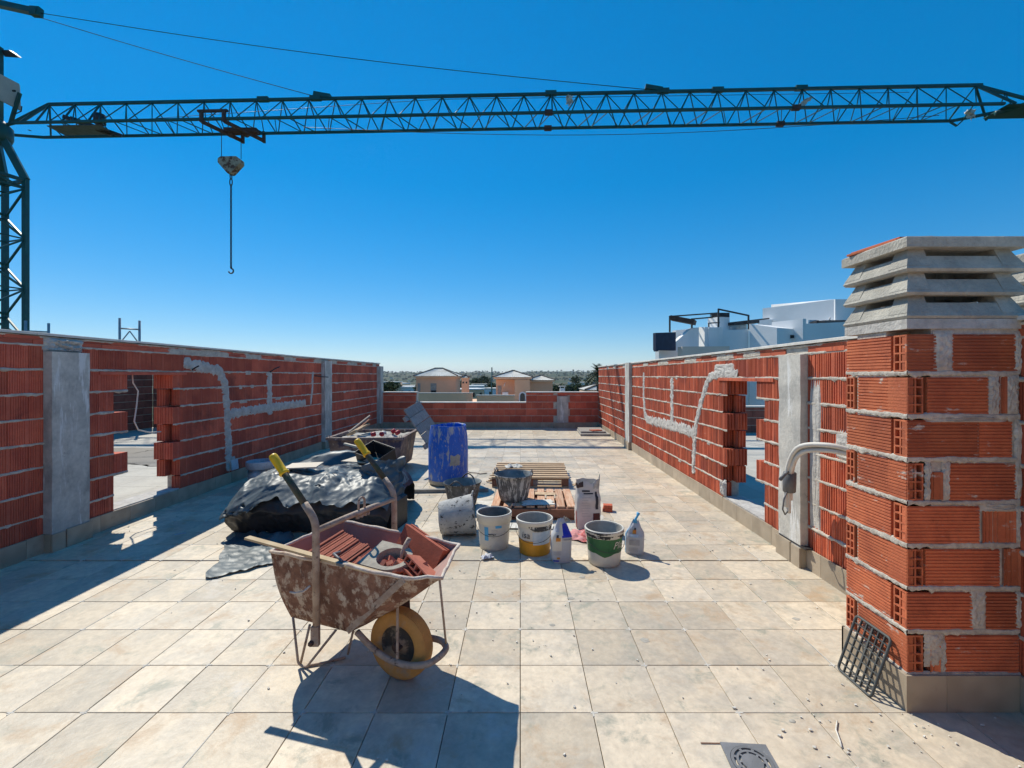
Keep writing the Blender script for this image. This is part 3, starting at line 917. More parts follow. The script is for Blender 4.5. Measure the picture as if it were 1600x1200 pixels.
m_pail = M('white_pail', (0.64, 0.61, 0.54), (0.58, 0.55, 0.48), scale=4, rough=.5, bump=.08, fine=.05, splat=((.40, .36, .30), 9, .60, .76), splat2=((.30, .28, .25), 24, .66, .72))
m_pailb = M('blue_stained_pail', (0.55, 0.56, 0.60), (0.40, 0.42, 0.48), scale=7, rough=.6, splat=((.10, .12, .19), 22, .60, .70))
m_pailin = M('mortar_coated_inside', (0.40, 0.39, 0.36), (0.31, 0.30, 0.28), scale=8, rough=.95, bump=.4, splat=((.03, .03, .03), 13, .64, .69, (1, 1, .5)))
m_paild = M('dark_mortar_inside', (0.16, 0.155, 0.145), (0.24, 0.23, 0.21), scale=8, rough=.95, bump=.4)
m_yel = M('orange_yellow_print', (0.66, 0.30, 0.015), (0.60, 0.27, 0.02), scale=5, rough=.5, bump=.08, splat=((.45, .26, .10), 12, .62, .75))
m_grn = M('dark_green_print', (0.025, 0.135, 0.045), (0.022, 0.11, 0.04), scale=5, rough=.5, bump=.08, splat=((.24, .26, .22), 26, .66, .72))
m_tar = M('black_smear', (0.025, 0.024, 0.024), (0.05, 0.05, 0.05), scale=9, rough=.7, bump=.3, splat=((.48, .46, .42), 26, .55, .60))
m_sky = M('light_blue_print', (0.06, 0.33, 0.62), (0.10, 0.40, 0.66), scale=20, rough=.5, bump=0, splat=((.55, .60, .62), 40, .66, .70))
m_ink = M('dark_print', (0.035, 0.035, 0.05), rough=.6, bump=0)
m_inkg = M('grey_print', (0.36, 0.36, 0.38), rough=.6, bump=0)
m_pblue = M('pale_blue_print', (0.45, 0.54, 0.62), (0.55, 0.60, 0.64), scale=9, rough=.5, bump=.05)
m_paper = M('pale_paper_sack', (0.60, 0.56, 0.52), (0.52, 0.48, 0.45), scale=8, rough=.85, bump=.2, bscale=30, fine=.08, splat=((.30, .24, .20), 14, .66, .76))
m_bagp = M('pale_grey_bag', (0.52, 0.53, 0.56), (0.44, 0.45, 0.48), scale=9, rough=.55, bump=.15, bscale=30)
m_dblue = M('royal_blue_plastic', (0.012, 0.045, 0.52), (0.010, 0.03, 0.40), scale=8, rough=.35, bump=.1)
m_maroon = M('maroon_print', (0.10, 0.018, 0.018), rough=.6, bump=0)
m_orange = M('orange_print', (0.60, 0.16, 0.03), (0.5, .30, .04), scale=60, rough=.6, bump=0)
m_foil = M('crumpled_foil', (0.48, 0.48, 0.47), (0.30, 0.30, 0.30), scale=24, rough=.4, metallic=.4, bump=.4, bscale=40)
m_pink = M('pink_rag', (0.58, 0.27, 0.26), (0.50, 0.10, 0.09), scale=8, thr=(.48, .6), rough=.95, bump=.4, splat=((.58, .45, .40), 8, .58, .66))
m_red = M('red_plastic', (0.46, 0.025, 0.04), rough=.5, bump=.1)
m_film = M('black_plastic_film', (0.105, 0.135, 0.15), (0.075, 0.10, 0.113), scale=6, rough=.47, bump=.16, bscale=28, spec=.36, fine=.1,
           splat=((.27, .31, .32), 10, .58, .78))
m_filmd = M('black_film_inside', (0.022, 0.024, 0.027), (0.035, 0.035, 0.04), scale=4, rough=.4, bump=.6, bscale=10, spec=.4)
m_crate = M('black_plastic_crate', (0.018, 0.018, 0.020), (0.03, 0.03, 0.032), scale=6, rough=.5, bump=.15, splat=((.3, .3, .3), 30, .73, .76))
m_card = M('beige_board', (0.60, 0.51, 0.385), (0.56, 0.475, 0.36), scale=4, rough=.6, bump=.05, fine=.04)
m_skip = M('battered_skip_steel', (0.13, 0.095, 0.085), (0.24, 0.17, 0.145), scale=8, rough=.75, bump=.35, bscale=30, fine=.2,
           splat=((.44, .40, .35), 12, .56, .66, (1, 1, .4)), splat2=((.055, .05, .085), 6, .50, .60))
m_sand = M('sand_and_rubble', (0.56, 0.53, 0.47), (0.42, 0.40, 0.36), scale=9, rough=1, bump=.8, bscale=60, fine=.2)
m_whitep = M('white_conduit', (0.66, 0.64, 0.58), (0.58, 0.55, 0.49), scale=9, rough=.5, bump=.05)
m_grate = M('dark_grey_plastic', (0.060, 0.066, 0.066), (0.09, 0.095, 0.09), scale=8, rough=.6, bump=.1)
m_drain = M('grey_drain_plastic', (0.21, 0.215, 0.225), (0.15, 0.155, 0.16), scale=9, rough=.6, bump=.2, splat=((.42, .40, .36), 24, .60, .70))
m_foam = M('pale_foam', (0.68, 0.66, 0.60), (0.58, 0.55, 0.48), scale=14, rough=.95, bump=.4)

def text_on(s, size, mat, place, name, parent, thick=.0006, shear=0.0):
    """flat lettering laid on a surface; place(x, y) -> point of the surface"""
    cu = bpy.data.curves.new('letters', 'FONT'); cu.body = s; cu.size = size; cu.shear = shear; cu.resolution_u = 2
    cu.align_x = 'CENTER'; cu.align_y = 'CENTER'
    o = bpy.data.objects.new('letters', cu); COL.objects.link(o)
    bpy.context.view_layer.update()
    me = bpy.data.meshes.new_from_object(o.evaluated_get(bpy.context.evaluated_depsgraph_get()))
    bpy.data.objects.remove(o)
    for v in me.vertices: v.co = place(v.co.x, v.co.y)
    me.materials.clear(); me.materials.append(mat)
    return obj(name, me, parent)

# ------------------------------------------------------------------ wheelbarrow
WB = Vector((-0.80, 2.35, 0))
wb = thing('wheelbarrow', 'rusty cement-splashed wheelbarrow with yellow grips and ochre tyre, loaded with red ceramic pieces', 'wheelbarrow', WB)
def lw(x, y, z): return Vector((x, y, z)) - WB
rim = [(-1.32, 2.367, .600), (-.524, 2.06, .602), (-.362, 2.062, .600), (-.34, 2.475, .600), (-1.147, 2.868, .600)]
bot = [(-1.225, 2.395, .240), (-.857, 2.250, .240), (-.825, 2.290, .240), (-.735, 2.600, .240), (-1.095, 2.765, .240)]
def loop_pts(c, per):
    P = []
    for i in range(len(c)):
        a, b = Vector(c[i]), Vector(c[(i+1) % len(c)])
        for k in range(per[i]): P.append(a.lerp(b, k/per[i]))
    return P
per = [18, 5, 10, 18, 12]
rp, bp_ = loop_pts(rim, per), loop_pts(bot, per)
n = len(rp); K = 9
cen = sum((Vector(p) for p in rp), Vector())/n
def shell(off, mat, name, flip):
    mb = MB(); vs = []
    for k in range(K+1):
        t = k/K
        for i in range(n):
            p = bp_[i].lerp(rp[i], t)
            d = (p-Vector((cen.x, cen.y, p.z))).normalized()
            bulge = .018*math.sin(math.pi*t)+.010*noi(p.x*7, p.y*7, p.z*7)+(.006*noi(p.x*22, p.y*22, 3) if k == K else 0)
            q = p + d*(bulge*(1 if k else .3)-off)
            if k == K: q.z += .010*noi(i*.4, 7.7)
            vs.append(q-WB)
    fs = []
    for k in range(K):
        for i in range(n):
            j = (i+1) % n
            f = (k*n+i, k*n+j, (k+1)*n+j, (k+1)*n+i)
            fs.append(tuple(reversed(f)) if flip else f)
    b = [q.copy() for q in vs[:n]]
    o = len(vs)
    vs.append(sum(b, Vector())/n + Vector((0, 0, off)))
    for i in range(n):
        j = (i+1) % n
        fs.append((o, i, j) if flip else (o, j, i))
    mb.smooth = True
    mb.add(vs, fs)
    return mb.build(name, mat, wb)
shell(0, m_tubout, 'tub', False)
shell(.006, m_tubin, 'tub_lining', True)
rmb = MB()
rpts = []
for i in range(n):
    p = rp[i]; d = (p-Vector((cen.x, cen.y, p.z))).normalized()
    rpts.append(p + d*(.010*noi(p.x*7, p.y*7, p.z*7)+.006*noi(p.x*22, p.y*22, 3)) + Vector((0, 0, .010*noi(i*.4, 7.7))) - WB)
rmb.tube(rpts, [.009+.003*noi(i*.7, 2.2) for i in range(n)], 8, closed=True)
rmb.build('tub_rim', m_rim, wb)
# crease where the side panel turns to the nose, with flange strap
MB().beam(lw(-.535, 2.052, .595), lw(-.862, 2.235, .255), .03, .006, up=(-.4, -1, 0)).build('nose_strap', m_tubey, wb)
# handle tubes up the sides, bent back to the grips
def bend(pts, rad=.06, k=5):
    P = [Vector(p) for p in pts]; out = [P[0]]
    for i in range(1, len(P)-1):
        a, b, c = P[i-1], P[i], P[i+1]
        r = min(rad, (a-b).length*.45, (c-b).length*.45)
        p0, p1 = b+(a-b).normalized()*r, b+(c-b).normalized()*r
        for q in range(k+1):
            t = q/k
            out.append(p0*(1-t)**2+b*2*t*(1-t)+p1*t*t)
    out.append(P[-1]); return out
for (x, y, tag_) in ((-1.008, 2.208, 'n'), (-.775, 2.752, 'f')):
    p = [lw(x+.004, y, .232), lw(x, y, .815), lw(x-.250, y+.086, 1.105)]
    q = bend(p, .05, 6)
    low = q[:-1]+[q[-2].lerp(q[-1], .16)]
    MB().tube(low, .0175, 12).build('handle_tube', m_tubey, wb)
    hd_ = MB().tube([q[-2].lerp(q[-1], .14), q[-1]], .0168, 12).build('handle', m_green, wb)
    d = (q[-1]-q[-2]).normalized()
    e = q[-1]
    g = MB()
    g.tube([e-d*.100, e-d*.094, e-d*.088, e-d*.080, e-d*.02, e+d*.012, e+d*.022, e+d*.026], [.024, .0255, .024, .0205, .0215, .0215, .018, .010], 14)
    g.build('grip', m_grip, hd_)
    g = MB(); g.box(x-.017-WB.x, x+.021-WB.x, y-.020-WB.y, y+.004-WB.y, .205, .30); g.build('foot_plate', m_tubey, wb)
    g = MB(); g.tube([lw(x-.012, y-.034, .225), lw(x-.012, y+.02, .225)], .013, 6); g.build('bolt', m_trolley, wb)
a, b = lw(-1.008, 2.208, .765), lw(-.775, 2.752, .775)
MB().tube([a, a.lerp(b, .33)+Vector((0, 0, .004)), a.lerp(b, .66)+Vector((0, 0, .004)), b], .0155, 12).build('crossbar', m_tubey, wb)
mid = a.lerp(b, .53); dd = (b-a).normalized()
sh = [mid-dd*.022+Vector((0, 0, .0)), mid-dd*.024+Vector((0, 0, .05))]
sh += [mid+dd*(.024*-math.cos(t*math.pi/6))+Vector((0, 0, .055+.028*math.sin(t*math.pi/6))) for t in range(0, 7)]
sh += [mid+dd*.024+Vector((0, 0, .05)), mid+dd*.022]
MB().tube(sh, .0065, 8).build('lifting_shackle', m_tubey, wb)
lug = MB()
for t in (-.03, .0, .03, .05): lug.box(*(lambda c: (c.x-.008, c.x+.008, c.y-.008, c.y+.008, c.z-.028, c.z-.012))(mid+dd*t))
lug.build('lug', m_tubey, wb)
# hooked wire on the near handle
MB().tube([lw(-1.03, 2.195, .50), lw(-1.06, 2.188, .475), lw(-1.10, 2.188, .468), lw(-1.125, 2.186, .474)], .005, 6).build('wire_hook', m_rim, wb)
# rod legs
f1, f2 = (-1.135, 2.345), (-.945, 2.40)
for pts in ([(-1.205, 2.375, .25), (-1.165, 2.350, .02), (f1[0], f1[1], .007), (f1[0]+.02, f1[1]-.005, .010), (-.935, 2.27, .24)],
            [(-1.09, 2.32, .24), (-1.155, 2.352, .012)],
            [(-.86, 2.55, .24), (-.925, 2.50, .14), (-.94, 2.44, .01)],
            [(f1[0], f1[1], .008), (-1.04, 2.375, .008), (f2[0], f2[1]+.02, .008)]):
    MB().tube(bend([lw(*p) for p in pts], .025, 3), .0065, 8).build('leg', m_tubey, wb)
# wheel
u_ = Vector((.933, -.36, 0)); v_ = Vector((.36, .933, 0))
WC = Vector((-.606, 2.28, .172))
wm = Matrix(((u_.x, 0, v_.x, WC.x-WB.x), (u_.y, 0, v_.y, WC.y-WB.y), (0, 1, 0, WC.z), (0, 0, 0, 1)))
wheel = MB()
prof = [(.098, -.030), (.104, -.036), (.120, -.0405), (.140, -.041), (.156, -.037)]
for k, zz in enumerate((-.030, -.022, -.014, -.006, .002, .010, .018, .026)):
    rr = .1705-.9*zz*zz*6
    prof += [(rr, zz-.0015), (rr+.0015, zz+.001), (rr+.0015, zz+.0045), (rr-.001, zz+.006)]
prof += [(.156, .037), (.140, .041), (.120, .0405), (.104, .036), (.098, .030)]
wheel.lathe(prof, 56, wm)
hub = MB(); hub.lathe([(.0, -.05), (.021, -.05), (.021, .05), (.0, .05)], 16, wm); whl = hub.build('wheel', m_trolley, wb)
tyre = wheel.build('tyre', m_tyre, whl)
rm = MB(); rm.lathe([(.101, -.031), (.100, -.024), (.092, -.022), (.088, -.008), (.060, -.006), (.045, -.018), (.020, -.030), (.018, -.045), (.0, -.045)], 40, wm)
rm.lathe([(.0, .045), (.018, .045), (.020, .030), (.060, .006), (.088, .008), (.100, .024), (.101, .031)], 40, wm)
rm.build('rim', m_wrim, whl)
off = lambda du, dv, z: WC + u_*du + v_*dv + Vector((0, 0, z-WC.z)) - WB
fork = [lw(-.815, 2.235, .252), off(-.13, -.075, .165), off(-.02, -.078, .125), off(.10, -.078, .122), off(.205, -.072, .150), off(.250, -.03, .178), off(.250, .03, .182), off(.19, .080, .180), off(.0, .085, .17), lw(-.70, 2.56, .25)]
MB().tube(bend(fork, .06, 5), .0155, 12).build('front_frame', m_tubey, wb)
MB().tube([off(.02, -.075, .172), off(.02, .085, .172)], .009, 8).build('axle', m_trolley, wb)
MB().beam(lw(-.60, 2.19, .445), off(.03, -.073, .128), .012, .006, up=(0, -1, 0)).build('strut', m_tubey, wb)
MB().tube([lw(-.375, 2.075, .595), off(.235, .045, .185)], .0055, 8).build('front_stay', m_tubey, wb)
MB().beam(lw(-.63, 2.42, .43), off(-.02, .07, .20), .05, .02).build('bracket', m_trolley, wb)

# ---- load: each thing on its own
def board_stack(name, label, cat, origin, ex, ey, ez, n, L, H, t, mat, jit, group=None):
    """n thin boards; ex along the board, ey stacking direction, ez up the board"""
    root = thing(name, label, cat, origin, 0, group)
    for k in range(n):
        o = ey*(k*(t+.003)) + ez*(rng.uniform(-jit, jit)) + ex*rng.uniform(-jit, jit)
        mm = Matrix(((ex.x, ey.x, ez.x, o.x), (ex.y, ey.y, ez.y, o.y), (ex.z, ey.z, ez.z, o.z), (0, 0, 0, 1)))
        MB().box(-L/2, L/2, 0, t, 0, H, mm, bev=.0015).build('ceramic_board', mat, root)
    return root
ex = (v_*.93+Vector((0, 0, .12))).normalized()
ey = (u_*.93+Vector((0, 0, .06))).normalized()
ez = ex.cross(ey).normalized()
if ez.z < 0: ez = -ez
ez = (ez*.86 - u_*.0 + u_*.42).normalized(); ey = ez.cross(ex); ey = ey if ey.dot(u_) > 0 else -ey
board_stack('ceramic_boards', 'leaning pack of thin red ceramic boards in the rear half of the wheelbarrow', 'ceramic boards',
            Vector((-1.135, 2.49, .445)), ex, ey, ez, 17, .29, .20, .0125, m_cer, .007)
e1 = (u_*.93+Vector((0, 0, -.22))-v_*.30).normalized()
n1 = (-v_*.90-u_*.10+Vector((0, 0, .36))); n1 = (n1-e1*n1.dot(e1)).normalized()
z1 = e1.cross(n1); z1 = z1 if z1.z > 0 else -z1
board_stack('ceramic_slabs', 'two long thin hollow ceramic slabs leaning at the nose of the wheelbarrow', 'ceramic boards',
            Vector((-.615, 2.50, .475)), e1, n1*-1, z1, 3, .34, .17, .020, m_cerd, .006)
sl = thing('hollow_ceramic_slab', 'hollow ceramic slab with open cells lying at the front of the wheelbarrow tub', 'ceramic slab', (-.535, 2.225, .56))
for k in range(2):
    mb = MB()
    ax, ay = (u_*.86+Vector((0, 0, -.34))-v_*.30).normalized(), None
    az = Vector((.10, .40, .90)); az = (az-ax*az.dot(ax)).normalized(); ay = az.cross(ax)
    o = az*(-.055*k)+ax*(.0-.03*k)-ay*(.012*k)
    mm = Matrix(((ax.x, ay.x, az.x, o.x), (ax.y, ay.y, az.y, o.y), (ax.z, ay.z, az.z, o.z), (0, 0, 0, 1)))
    L, Wd, t = .17, .10, .038
    mb.box(-L/2, L/2, 0, Wd, 0, .007, mm); mb.box(-L/2, L/2, 0, Wd, t-.007, t, mm)
    for j in range(5):
        xx = -L/2+j*(L-.008)/4
        mb.box(xx, xx+.008, 0, Wd, .0072, t-.0072, mm)
    mb.box(-L/2, L/2, Wd-.006, Wd-.0005, .0072, t-.0072, mm)
    mb.build('ceramic_slab', m_cer, sl)
# ring-shaped cement block full of brick chips, trowel stuck in it
m_ringm = M('dusty_cement', (.44, .39, .31), (.34, .30, .24), scale=14, rough=.95, bump=.5)
rg = thing('cement_ring', 'horseshoe shaped cement ring holding broken brick chips inside the wheelbarrow', 'cement ring', (-.665, 2.325, .560), R(-20))
mb = MB()
ro, ri = .105, .078
N = 28
outer = []
for k in range(N):
    a = 2*math.pi*k/N
    c, s_ = math.cos(a), math.sin(a)
    if c < -.1:
        outer.append((-.135 if abs(s_) < .95 else -.10, max(-.105, min(.105, s_*.19))))
    else: outer.append((ro*c, ro*s_))
inner = [(ri*math.cos(2*math.pi*k/N), ri*math.sin(2*math.pi*k/N)) for k in range(N)]
vs = [(x, y, .0) for x, y in outer]+[(x, y, .034) for x, y in outer]+[(x, y, .034) for x, y in inner]+[(x*.96, y*.96, -.05) for x, y in inner]
fs = []
for k in range(N):
    j = (k+1) % N
    fs += [(k, j, N+j, N+k), (N+k, N+j, 2*N+j, 2*N+k), (2*N+k, 2*N+j, 3*N+j, 3*N+k)]
tilt = Matrix.Rotation(R(12), 4, 'X') @ Matrix.Rotation(R(5), 4, 'Y')
mb.add([tilt @ Vector(p) for p in vs], fs)
mb.build('ring', m_ringm, rg)
bp2 = MB(); bp2.prism([(ri*.95*math.cos(2*math.pi*k/N), ri*.95*math.sin(2*math.pi*k/N)) for k in range(N)], -.05, -.04); bp2.build('ring_bottom', m_mortar_g, rg)
mb = MB()
for k in range(34):
    a, r_ = rng.uniform(0, 6.28), ri*.85*math.sqrt(rng.random())
    s_ = rng.uniform(.010, .022)
    mb.box(-s_, s_, -s_*.7, s_*.7, -s_*.4, s_*.4, T(r_*math.cos(a), r_*math.sin(a), rng.uniform(-.035, .012), rng.uniform(0, 6), rng.uniform(-.8, .8), rng.uniform(-.8, .8)))
tag(mb.build('brick_chips', m_cer, None, (-.665, 2.325, .563), kind='stuff'), 'heap of broken orange brick chips inside the cement ring in the wheelbarrow', 'brick chips')
tr = thing('trowel', 'cement crusted trowel handle sticking out of the cement ring in the wheelbarrow', 'trowel', (-.625, 2.385, .56))
MB().tube([(-.012, -.02, -.02), (-.002, 0, .03), (.012, .01, .062), (.030, .018, .098)], [.010, .012, .014, .013], 10).build('handle', m_tubey, tr)
MB().box(-.03, .03, -.03, .03, -.03, -.026, T(-.02, -.03, 0, .4, .3)).build('blade', m_wrim, tr)
for k, (x, y, z, s_) in enumerate(((-.93, 2.52, .50, .05), (-.80, 2.60, .52, .06), (-.86, 2.40, .53, .045), (-.72, 2.52, .50, .055), (-.60, 2.22, .56, .04), (-.50, 2.30, .56, .045))):
    pg = [(s_*rng.uniform(.7, 1.1)*math.cos(q*1.257+rng.uniform(-.3, .3)), s_*rng.uniform(.6, 1)*math.sin(q*1.257+rng.uniform(-.3, .3))) for q in range(5)]
    sh_ = MB().prism(pg, -.006, .006).build('ceramic_shard', m_cer, None, (x, y, z), (rng.uniform(-.6, .6), rng.uniform(-.6, .6), rng.uniform(0, 6)))
    tag(sh_, ('broken red ceramic shard behind the leaning board pack in the wheelbarrow', 'broken red ceramic shard against the far wheelbarrow side', 'broken red ceramic shard between the board pack and cement ring', 'broken red ceramic shard right behind the cement ring', 'small red ceramic shard at the near rim by the cement ring', 'small red ceramic shard at the foot of the nose slabs')[k], 'ceramic shard', 'broken ceramic shards in the wheelbarrow')
st = thing('wooden_strip', 'long pale wooden strip with grey tape laid across the rear rim of the wheelbarrow', 'wooden strip', (0, 0, 0))
a, b = Vector((-1.455, 2.385, .668)), Vector((-.665, 2.135, .585))
MB().beam(a, b, .034, .011).build('strip', m_strip, st)
c = a.lerp(b, .735); d = (b-a).normalized()
MB().beam(c-d*.022, c+d*.022, .036, .0135).build('tape', m_tape, st)
MB().tube([Vector((-.95, 2.36, .60)), c+Vector((-.08, .09, .012)), c+Vector((0, 0, .009))], .0075, 6).build('tape_tail', m_tape, st)
# ------------------------------------------------------------------ pails, rubber tubs, bags
def pail(name, label, x, y, rt, rb, h, skin, inside, collar=None, collar_h=.055, rot=0.0, fill=.06, handle=True, hz=.72, group=None, flare=.006):
    t = thing(name, label, 'bucket', (x, y, 0), rot, group)
    mb = MB()
    rr = lambda z: rb+(rt-rb)*z/h
    prof = [(rb-.008, .0), (rb, .006)] + [(rr(z), z) for z in (h*.2, h*.45, h*.7, h-collar_h-.004)]
    mb.lathe(prof, 40, None, .012, x*9, caps=(True, False))
    mb.build('pail_body', skin, t)
    mb = MB()
    rc = rt+flare
    mb.lathe([(rr(h-collar_h-.006), h-collar_h-.006), (rc-.001, h-collar_h), (rc, h-collar_h*.55), (rc+.003, h-collar_h*.5), (rc+.002, h-.010), (rc+.003, h-.004), (rc, h), (rt-.003, h), (rt-.005, h-.01)], 40, None, .012, x*9)
    mb.build('collar', collar or skin, t)
    mb = MB()
    mb.lathe([(rt-.004, h-.002), (rr(h*.5)-.004, h*.5), (rr(fill)-.004, fill), (rb*.6, fill+.012), (.001, fill+.02)], 40, None, .012, x*9)
    mb.build('pail_lining', inside, t)
    if handle:
        pts = []
        for k in range(13):
            a = math.pi*(-.02+k/12*1.04)
            sag = math.sin(max(0, min(math.pi, a)))
            pts.append(((rt+.012)*math.cos(a), -(rt+.012)*math.sin(a)-.004*sag, h*hz-.085*sag))
        MB().tube(pts, .0022, 6).build('wire_handle', m_cable, t)
    return t, rr
def onpail(rr, zc, a0, e=.0025):
    return lambda px, py: Vector(((rr(zc+py)+e)*math.cos(a0+px/(rr(zc)+e)), (rr(zc+py)+e)*math.sin(a0+px/(rr(zc)+e)), zc+py))
def band(t, rr, a0, a1, z0, z1, mat, name, e=.0016, edge=None, n=24, nz=6):
    mb = MB()
    def f(u, v):
        a = a0+(a1-a0)*u
        zb = z0+(edge(u) if edge else 0); z = zb+(z1-zb)*v
        r_ = rr(z)+e*(1 if 0 < u < 1 else .2)
        return (r_*math.cos(a), r_*math.sin(a), z)
    mb.grid(f, n, nz)
    return mb.build(name, mat, t)
def pinch(seed, amp, f=5.0):
    return lambda u: amp*noi(u*f+seed, seed*2.1)
PI = math.pi

# white pail with blue label
t, rr = pail('bucket', 'white plastic bucket with a blue vertical label and thin wire handle', -.235, 4.02, .150, .128, .315, m_pail, m_paild, rot=R(2), collar_h=.075)
band(t, rr, -PI*.5-.62, -PI*.5-.34, .095, .215, m_sky, 'blue_label', n=8)
band(t, rr, -PI*.5+.10, -PI*.5+.50, .205, .228, m_sky, 'blue_label', n=8)
for k, (a, w) in enumerate(((.05, .42), (.07, .44), (.05, .40), (.08, .30), (.05, .42), (.06, .25))):
    z = .190-.014*k
    band(t, rr, -PI*.5-.22+a, -PI*.5-.22+a+w, z, z+.0022, m_inkg, 'print_line', n=6, nz=1)
band(t, rr, -PI*.5-.36, -PI*.5+.14, .146, .155, m_tar, 'smear', n=14, nz=2, edge=lambda u: .006*noi(u*8, 3), e=.003)
for a in (-.30, .22): band(t, rr, -PI*.5+a, -PI*.5+a+.08, .262, .268, m_ink, 'slot', e=.0075, n=3, nz=1)
# orange and white pail
t, rr = pail('bucket', 'white and orange printed bucket with a black smeared collar beside a small bag', .125, 3.90, .152, .130, .300, m_pail, m_pailin, rot=R(-6), fill=.12, collar_h=.05)
band(t, rr, -PI*1.04, PI*.04, .006, .135, m_yel, 'orange_band', e=.0014, n=40)
band(t, rr, -PI*.5-.05, -PI*.5+1.25, .105, .215, m_pblue, 'pale_blue_panel', e=.0022, n=24)
band(t, rr, -PI*.5-.30, -PI*.5+1.30, .222, .262, m_tar, 'black_smear', e=.0085, n=40, edge=lambda u: .030*(1-min(1, u*4))+.006*noi(u*9, 1))
text_on('isa', .080, m_ink, onpail(rr, .182, -PI*.5-.48, .0045), 'lettering', t, shear=.15)
# green and white pail
t, rr = pail('bucket', 'white and dark green printed bucket with mortar inside, nearest of the buckets', .690, 3.685, .152, .128, .290, m_pail, m_pailin, rot=R(10), fill=.13, collar_h=.055, hz=.76)
band(t, rr, -PI*1.02, PI*.02, .112, .236, m_grn, 'green_band', e=.0014, n=48, edge=lambda u: -.028*max(0, 1-abs(u-.40)*6)+.004*noi(u*9, 4))
band(t, rr, -PI*1.0, PI*.0, .236, .282, m_tar, 'mortar_smear', e=.0095, n=48, edge=lambda u: .008*noi(u*14, 2))
text_on('Plo', .080, m_pail, onpail(rr, .178, -PI*.5+.48, .0045), 'lettering', t, shear=.35)
# pail by the left wall
pail('bucket', 'blue stained white bucket in the shade against the left wall', -3.66, 6.30, .160, .140, .335, m_pailb, m_pailb, rot=R(20), fill=.2, collar_h=.10, handle=False, flare=.012)

def rubber_tub(name, label, loc, rt, rb, h, skin, inside, rot=0.0, fill=.05, mat=None, seed=0, handles=True):
    t = thing(name, label, 'rubber tub', loc, rot)
    if mat is not None: t.rotation_euler = mat
    mb = MB(); rr = lambda z: rb+(rt-rb)*(z/h)**.9
    mb.lathe([(rb*.93, .0), (rb, .012)]+[(rr(z), z) for z in (h*.2, h*.4, h*.6, h*.8, h-.01)]+[(rt+.006, h-.006), (rt+.008, h), (rt+.002, h+.005)], 44, None, .035, seed, caps=(True, False))
    mb.build('tub_body', skin, t)
    mb = MB(); mb.lathe([(rt+.002, h+.004), (rt-.008, h-.004), (rr(h*.6)-.008, h*.6), (rr(fill)-.008, fill), (rb*.5, fill+.006), (.001, fill+.008)], 44, None, .035, seed)
    mb.build('tub_lining', inside, t)
    if handles:
        for sg in (-1, 1):
            pts = []
            for k in range(9):
                a = -0.34+.68*k/8
                up = math.sin(math.pi*k/8)
                pts.append((math.sin(a)*(rt+.004), sg*math.cos(a)*(rt+.004)-sg*.012*up, h-.002+.052*up))
            MB().tube(pts, [.010, .009, .008, .008, .008, .008, .008, .009, .010], 8).build('handle', skin, t)
    return t
rubber_tub('rubber_tub', 'dark cement-stained rubber tub standing on the floor beside the blue barrel', (-.675, 5.22, 0), .215, .150, .295, m_rub1, m_rubin, R(-12), .16, seed=3)
rubber_tub('rubber_tub', 'grey streaked rubber tub standing on the near pallet', (-.075, 5.02, .142), .212, .150, .290, m_rub2, m_rubin, R(75), .05, seed=8)
# the tipped tub: mouth to the right, rim resting on the floor
tt = rubber_tub('rubber_tub', 'cement-crusted rubber tub tipped over on its side in front of the dark tub', (-.775, 4.31, .158), .188, .150, .330, m_rub3, m_rubin, 0, .05,
                mat=(R(0), R(84), R(6)), seed=14, handles=False)
hb_ = MB()
hb_.tube([(-.19, -.05, .325), (-.212, -.03, .338), (-.220, .0, .342), (-.212, .03, .338), (-.19, .05, .325)], .008, 8); hb_.build('handle', m_rub3, tt)

def bag(name, label, loc, rz, w, d, h, skin, top='pinch', seed=0, cat='bag', lean=0.0):
    """a filled bag: rounded box below, gathered or open above"""
    t = thing(name, label, cat, loc, rz)
    mb = MB(); nu, nv = 40, 22
    def f(u, v):
        a = 2*math.pi*u
        c, s_ = math.cos(a), math.sin(a)
        p = 5.0 if v < .7 else 3.0
        k = (abs(c)**p+abs(s_)**p)**(-1/p)
        if top == 'pinch':
            g = 1.0 if v < .55 else 1-(v-.55)/.45
            sx = .30+.70*min(1, g*1.15) if v > .55 else 1.0
            sy = max(.06, g**.8) if v > .55 else 1.0
        else:
            g = max(0, (v-.72)/.28)
            sx = 1-.02*g; sy = 1-.30*g
        belly = 1+.06*math.sin(math.pi*min(1, v*1.25))
        wr = 1+.035*noi(c*2.2+seed, s_*2.2, v*7)+.030*noi(c*5+seed, s_*5, v*15)
        x = w/2*k*c*sx*belly*wr; y = d/2*k*s_*sy*belly*wr
        z = h*v + (.014*noi(c*2+seed, s_*2, 9) if v > .8 else 0)
        if top == 'open' and v > .8: z += (v-.8)/.2*(.045*noi(c*1.5+seed*2, s_*1.5, 2)+.015*max(0, c-.2))
        if v < .06: x *= .93+.07*v/.06; y *= .93+.07*v/.06
        return (x+lean*v*v, y+(.02*noi(v*4, seed) if v > .5 else 0), z)
    mb.grid(f, nu, nv)
    body = mb.build('bag_body', skin, t)
    return t, f
def onbag(f, u0, u1, v0, v1, mat, name, t, e=.003, n=8, m=8):
    mb = MB()
    def g(u, v):
        p = Vector(f(u0+(u1-u0)*u, v0+(v1-v0)*v))
        d = Vector((p.x, p.y, 0)); d = d.normalized() if d.length else d
        return p+d*e
    mb.grid(g, n, m); return mb.build(name, mat, t)
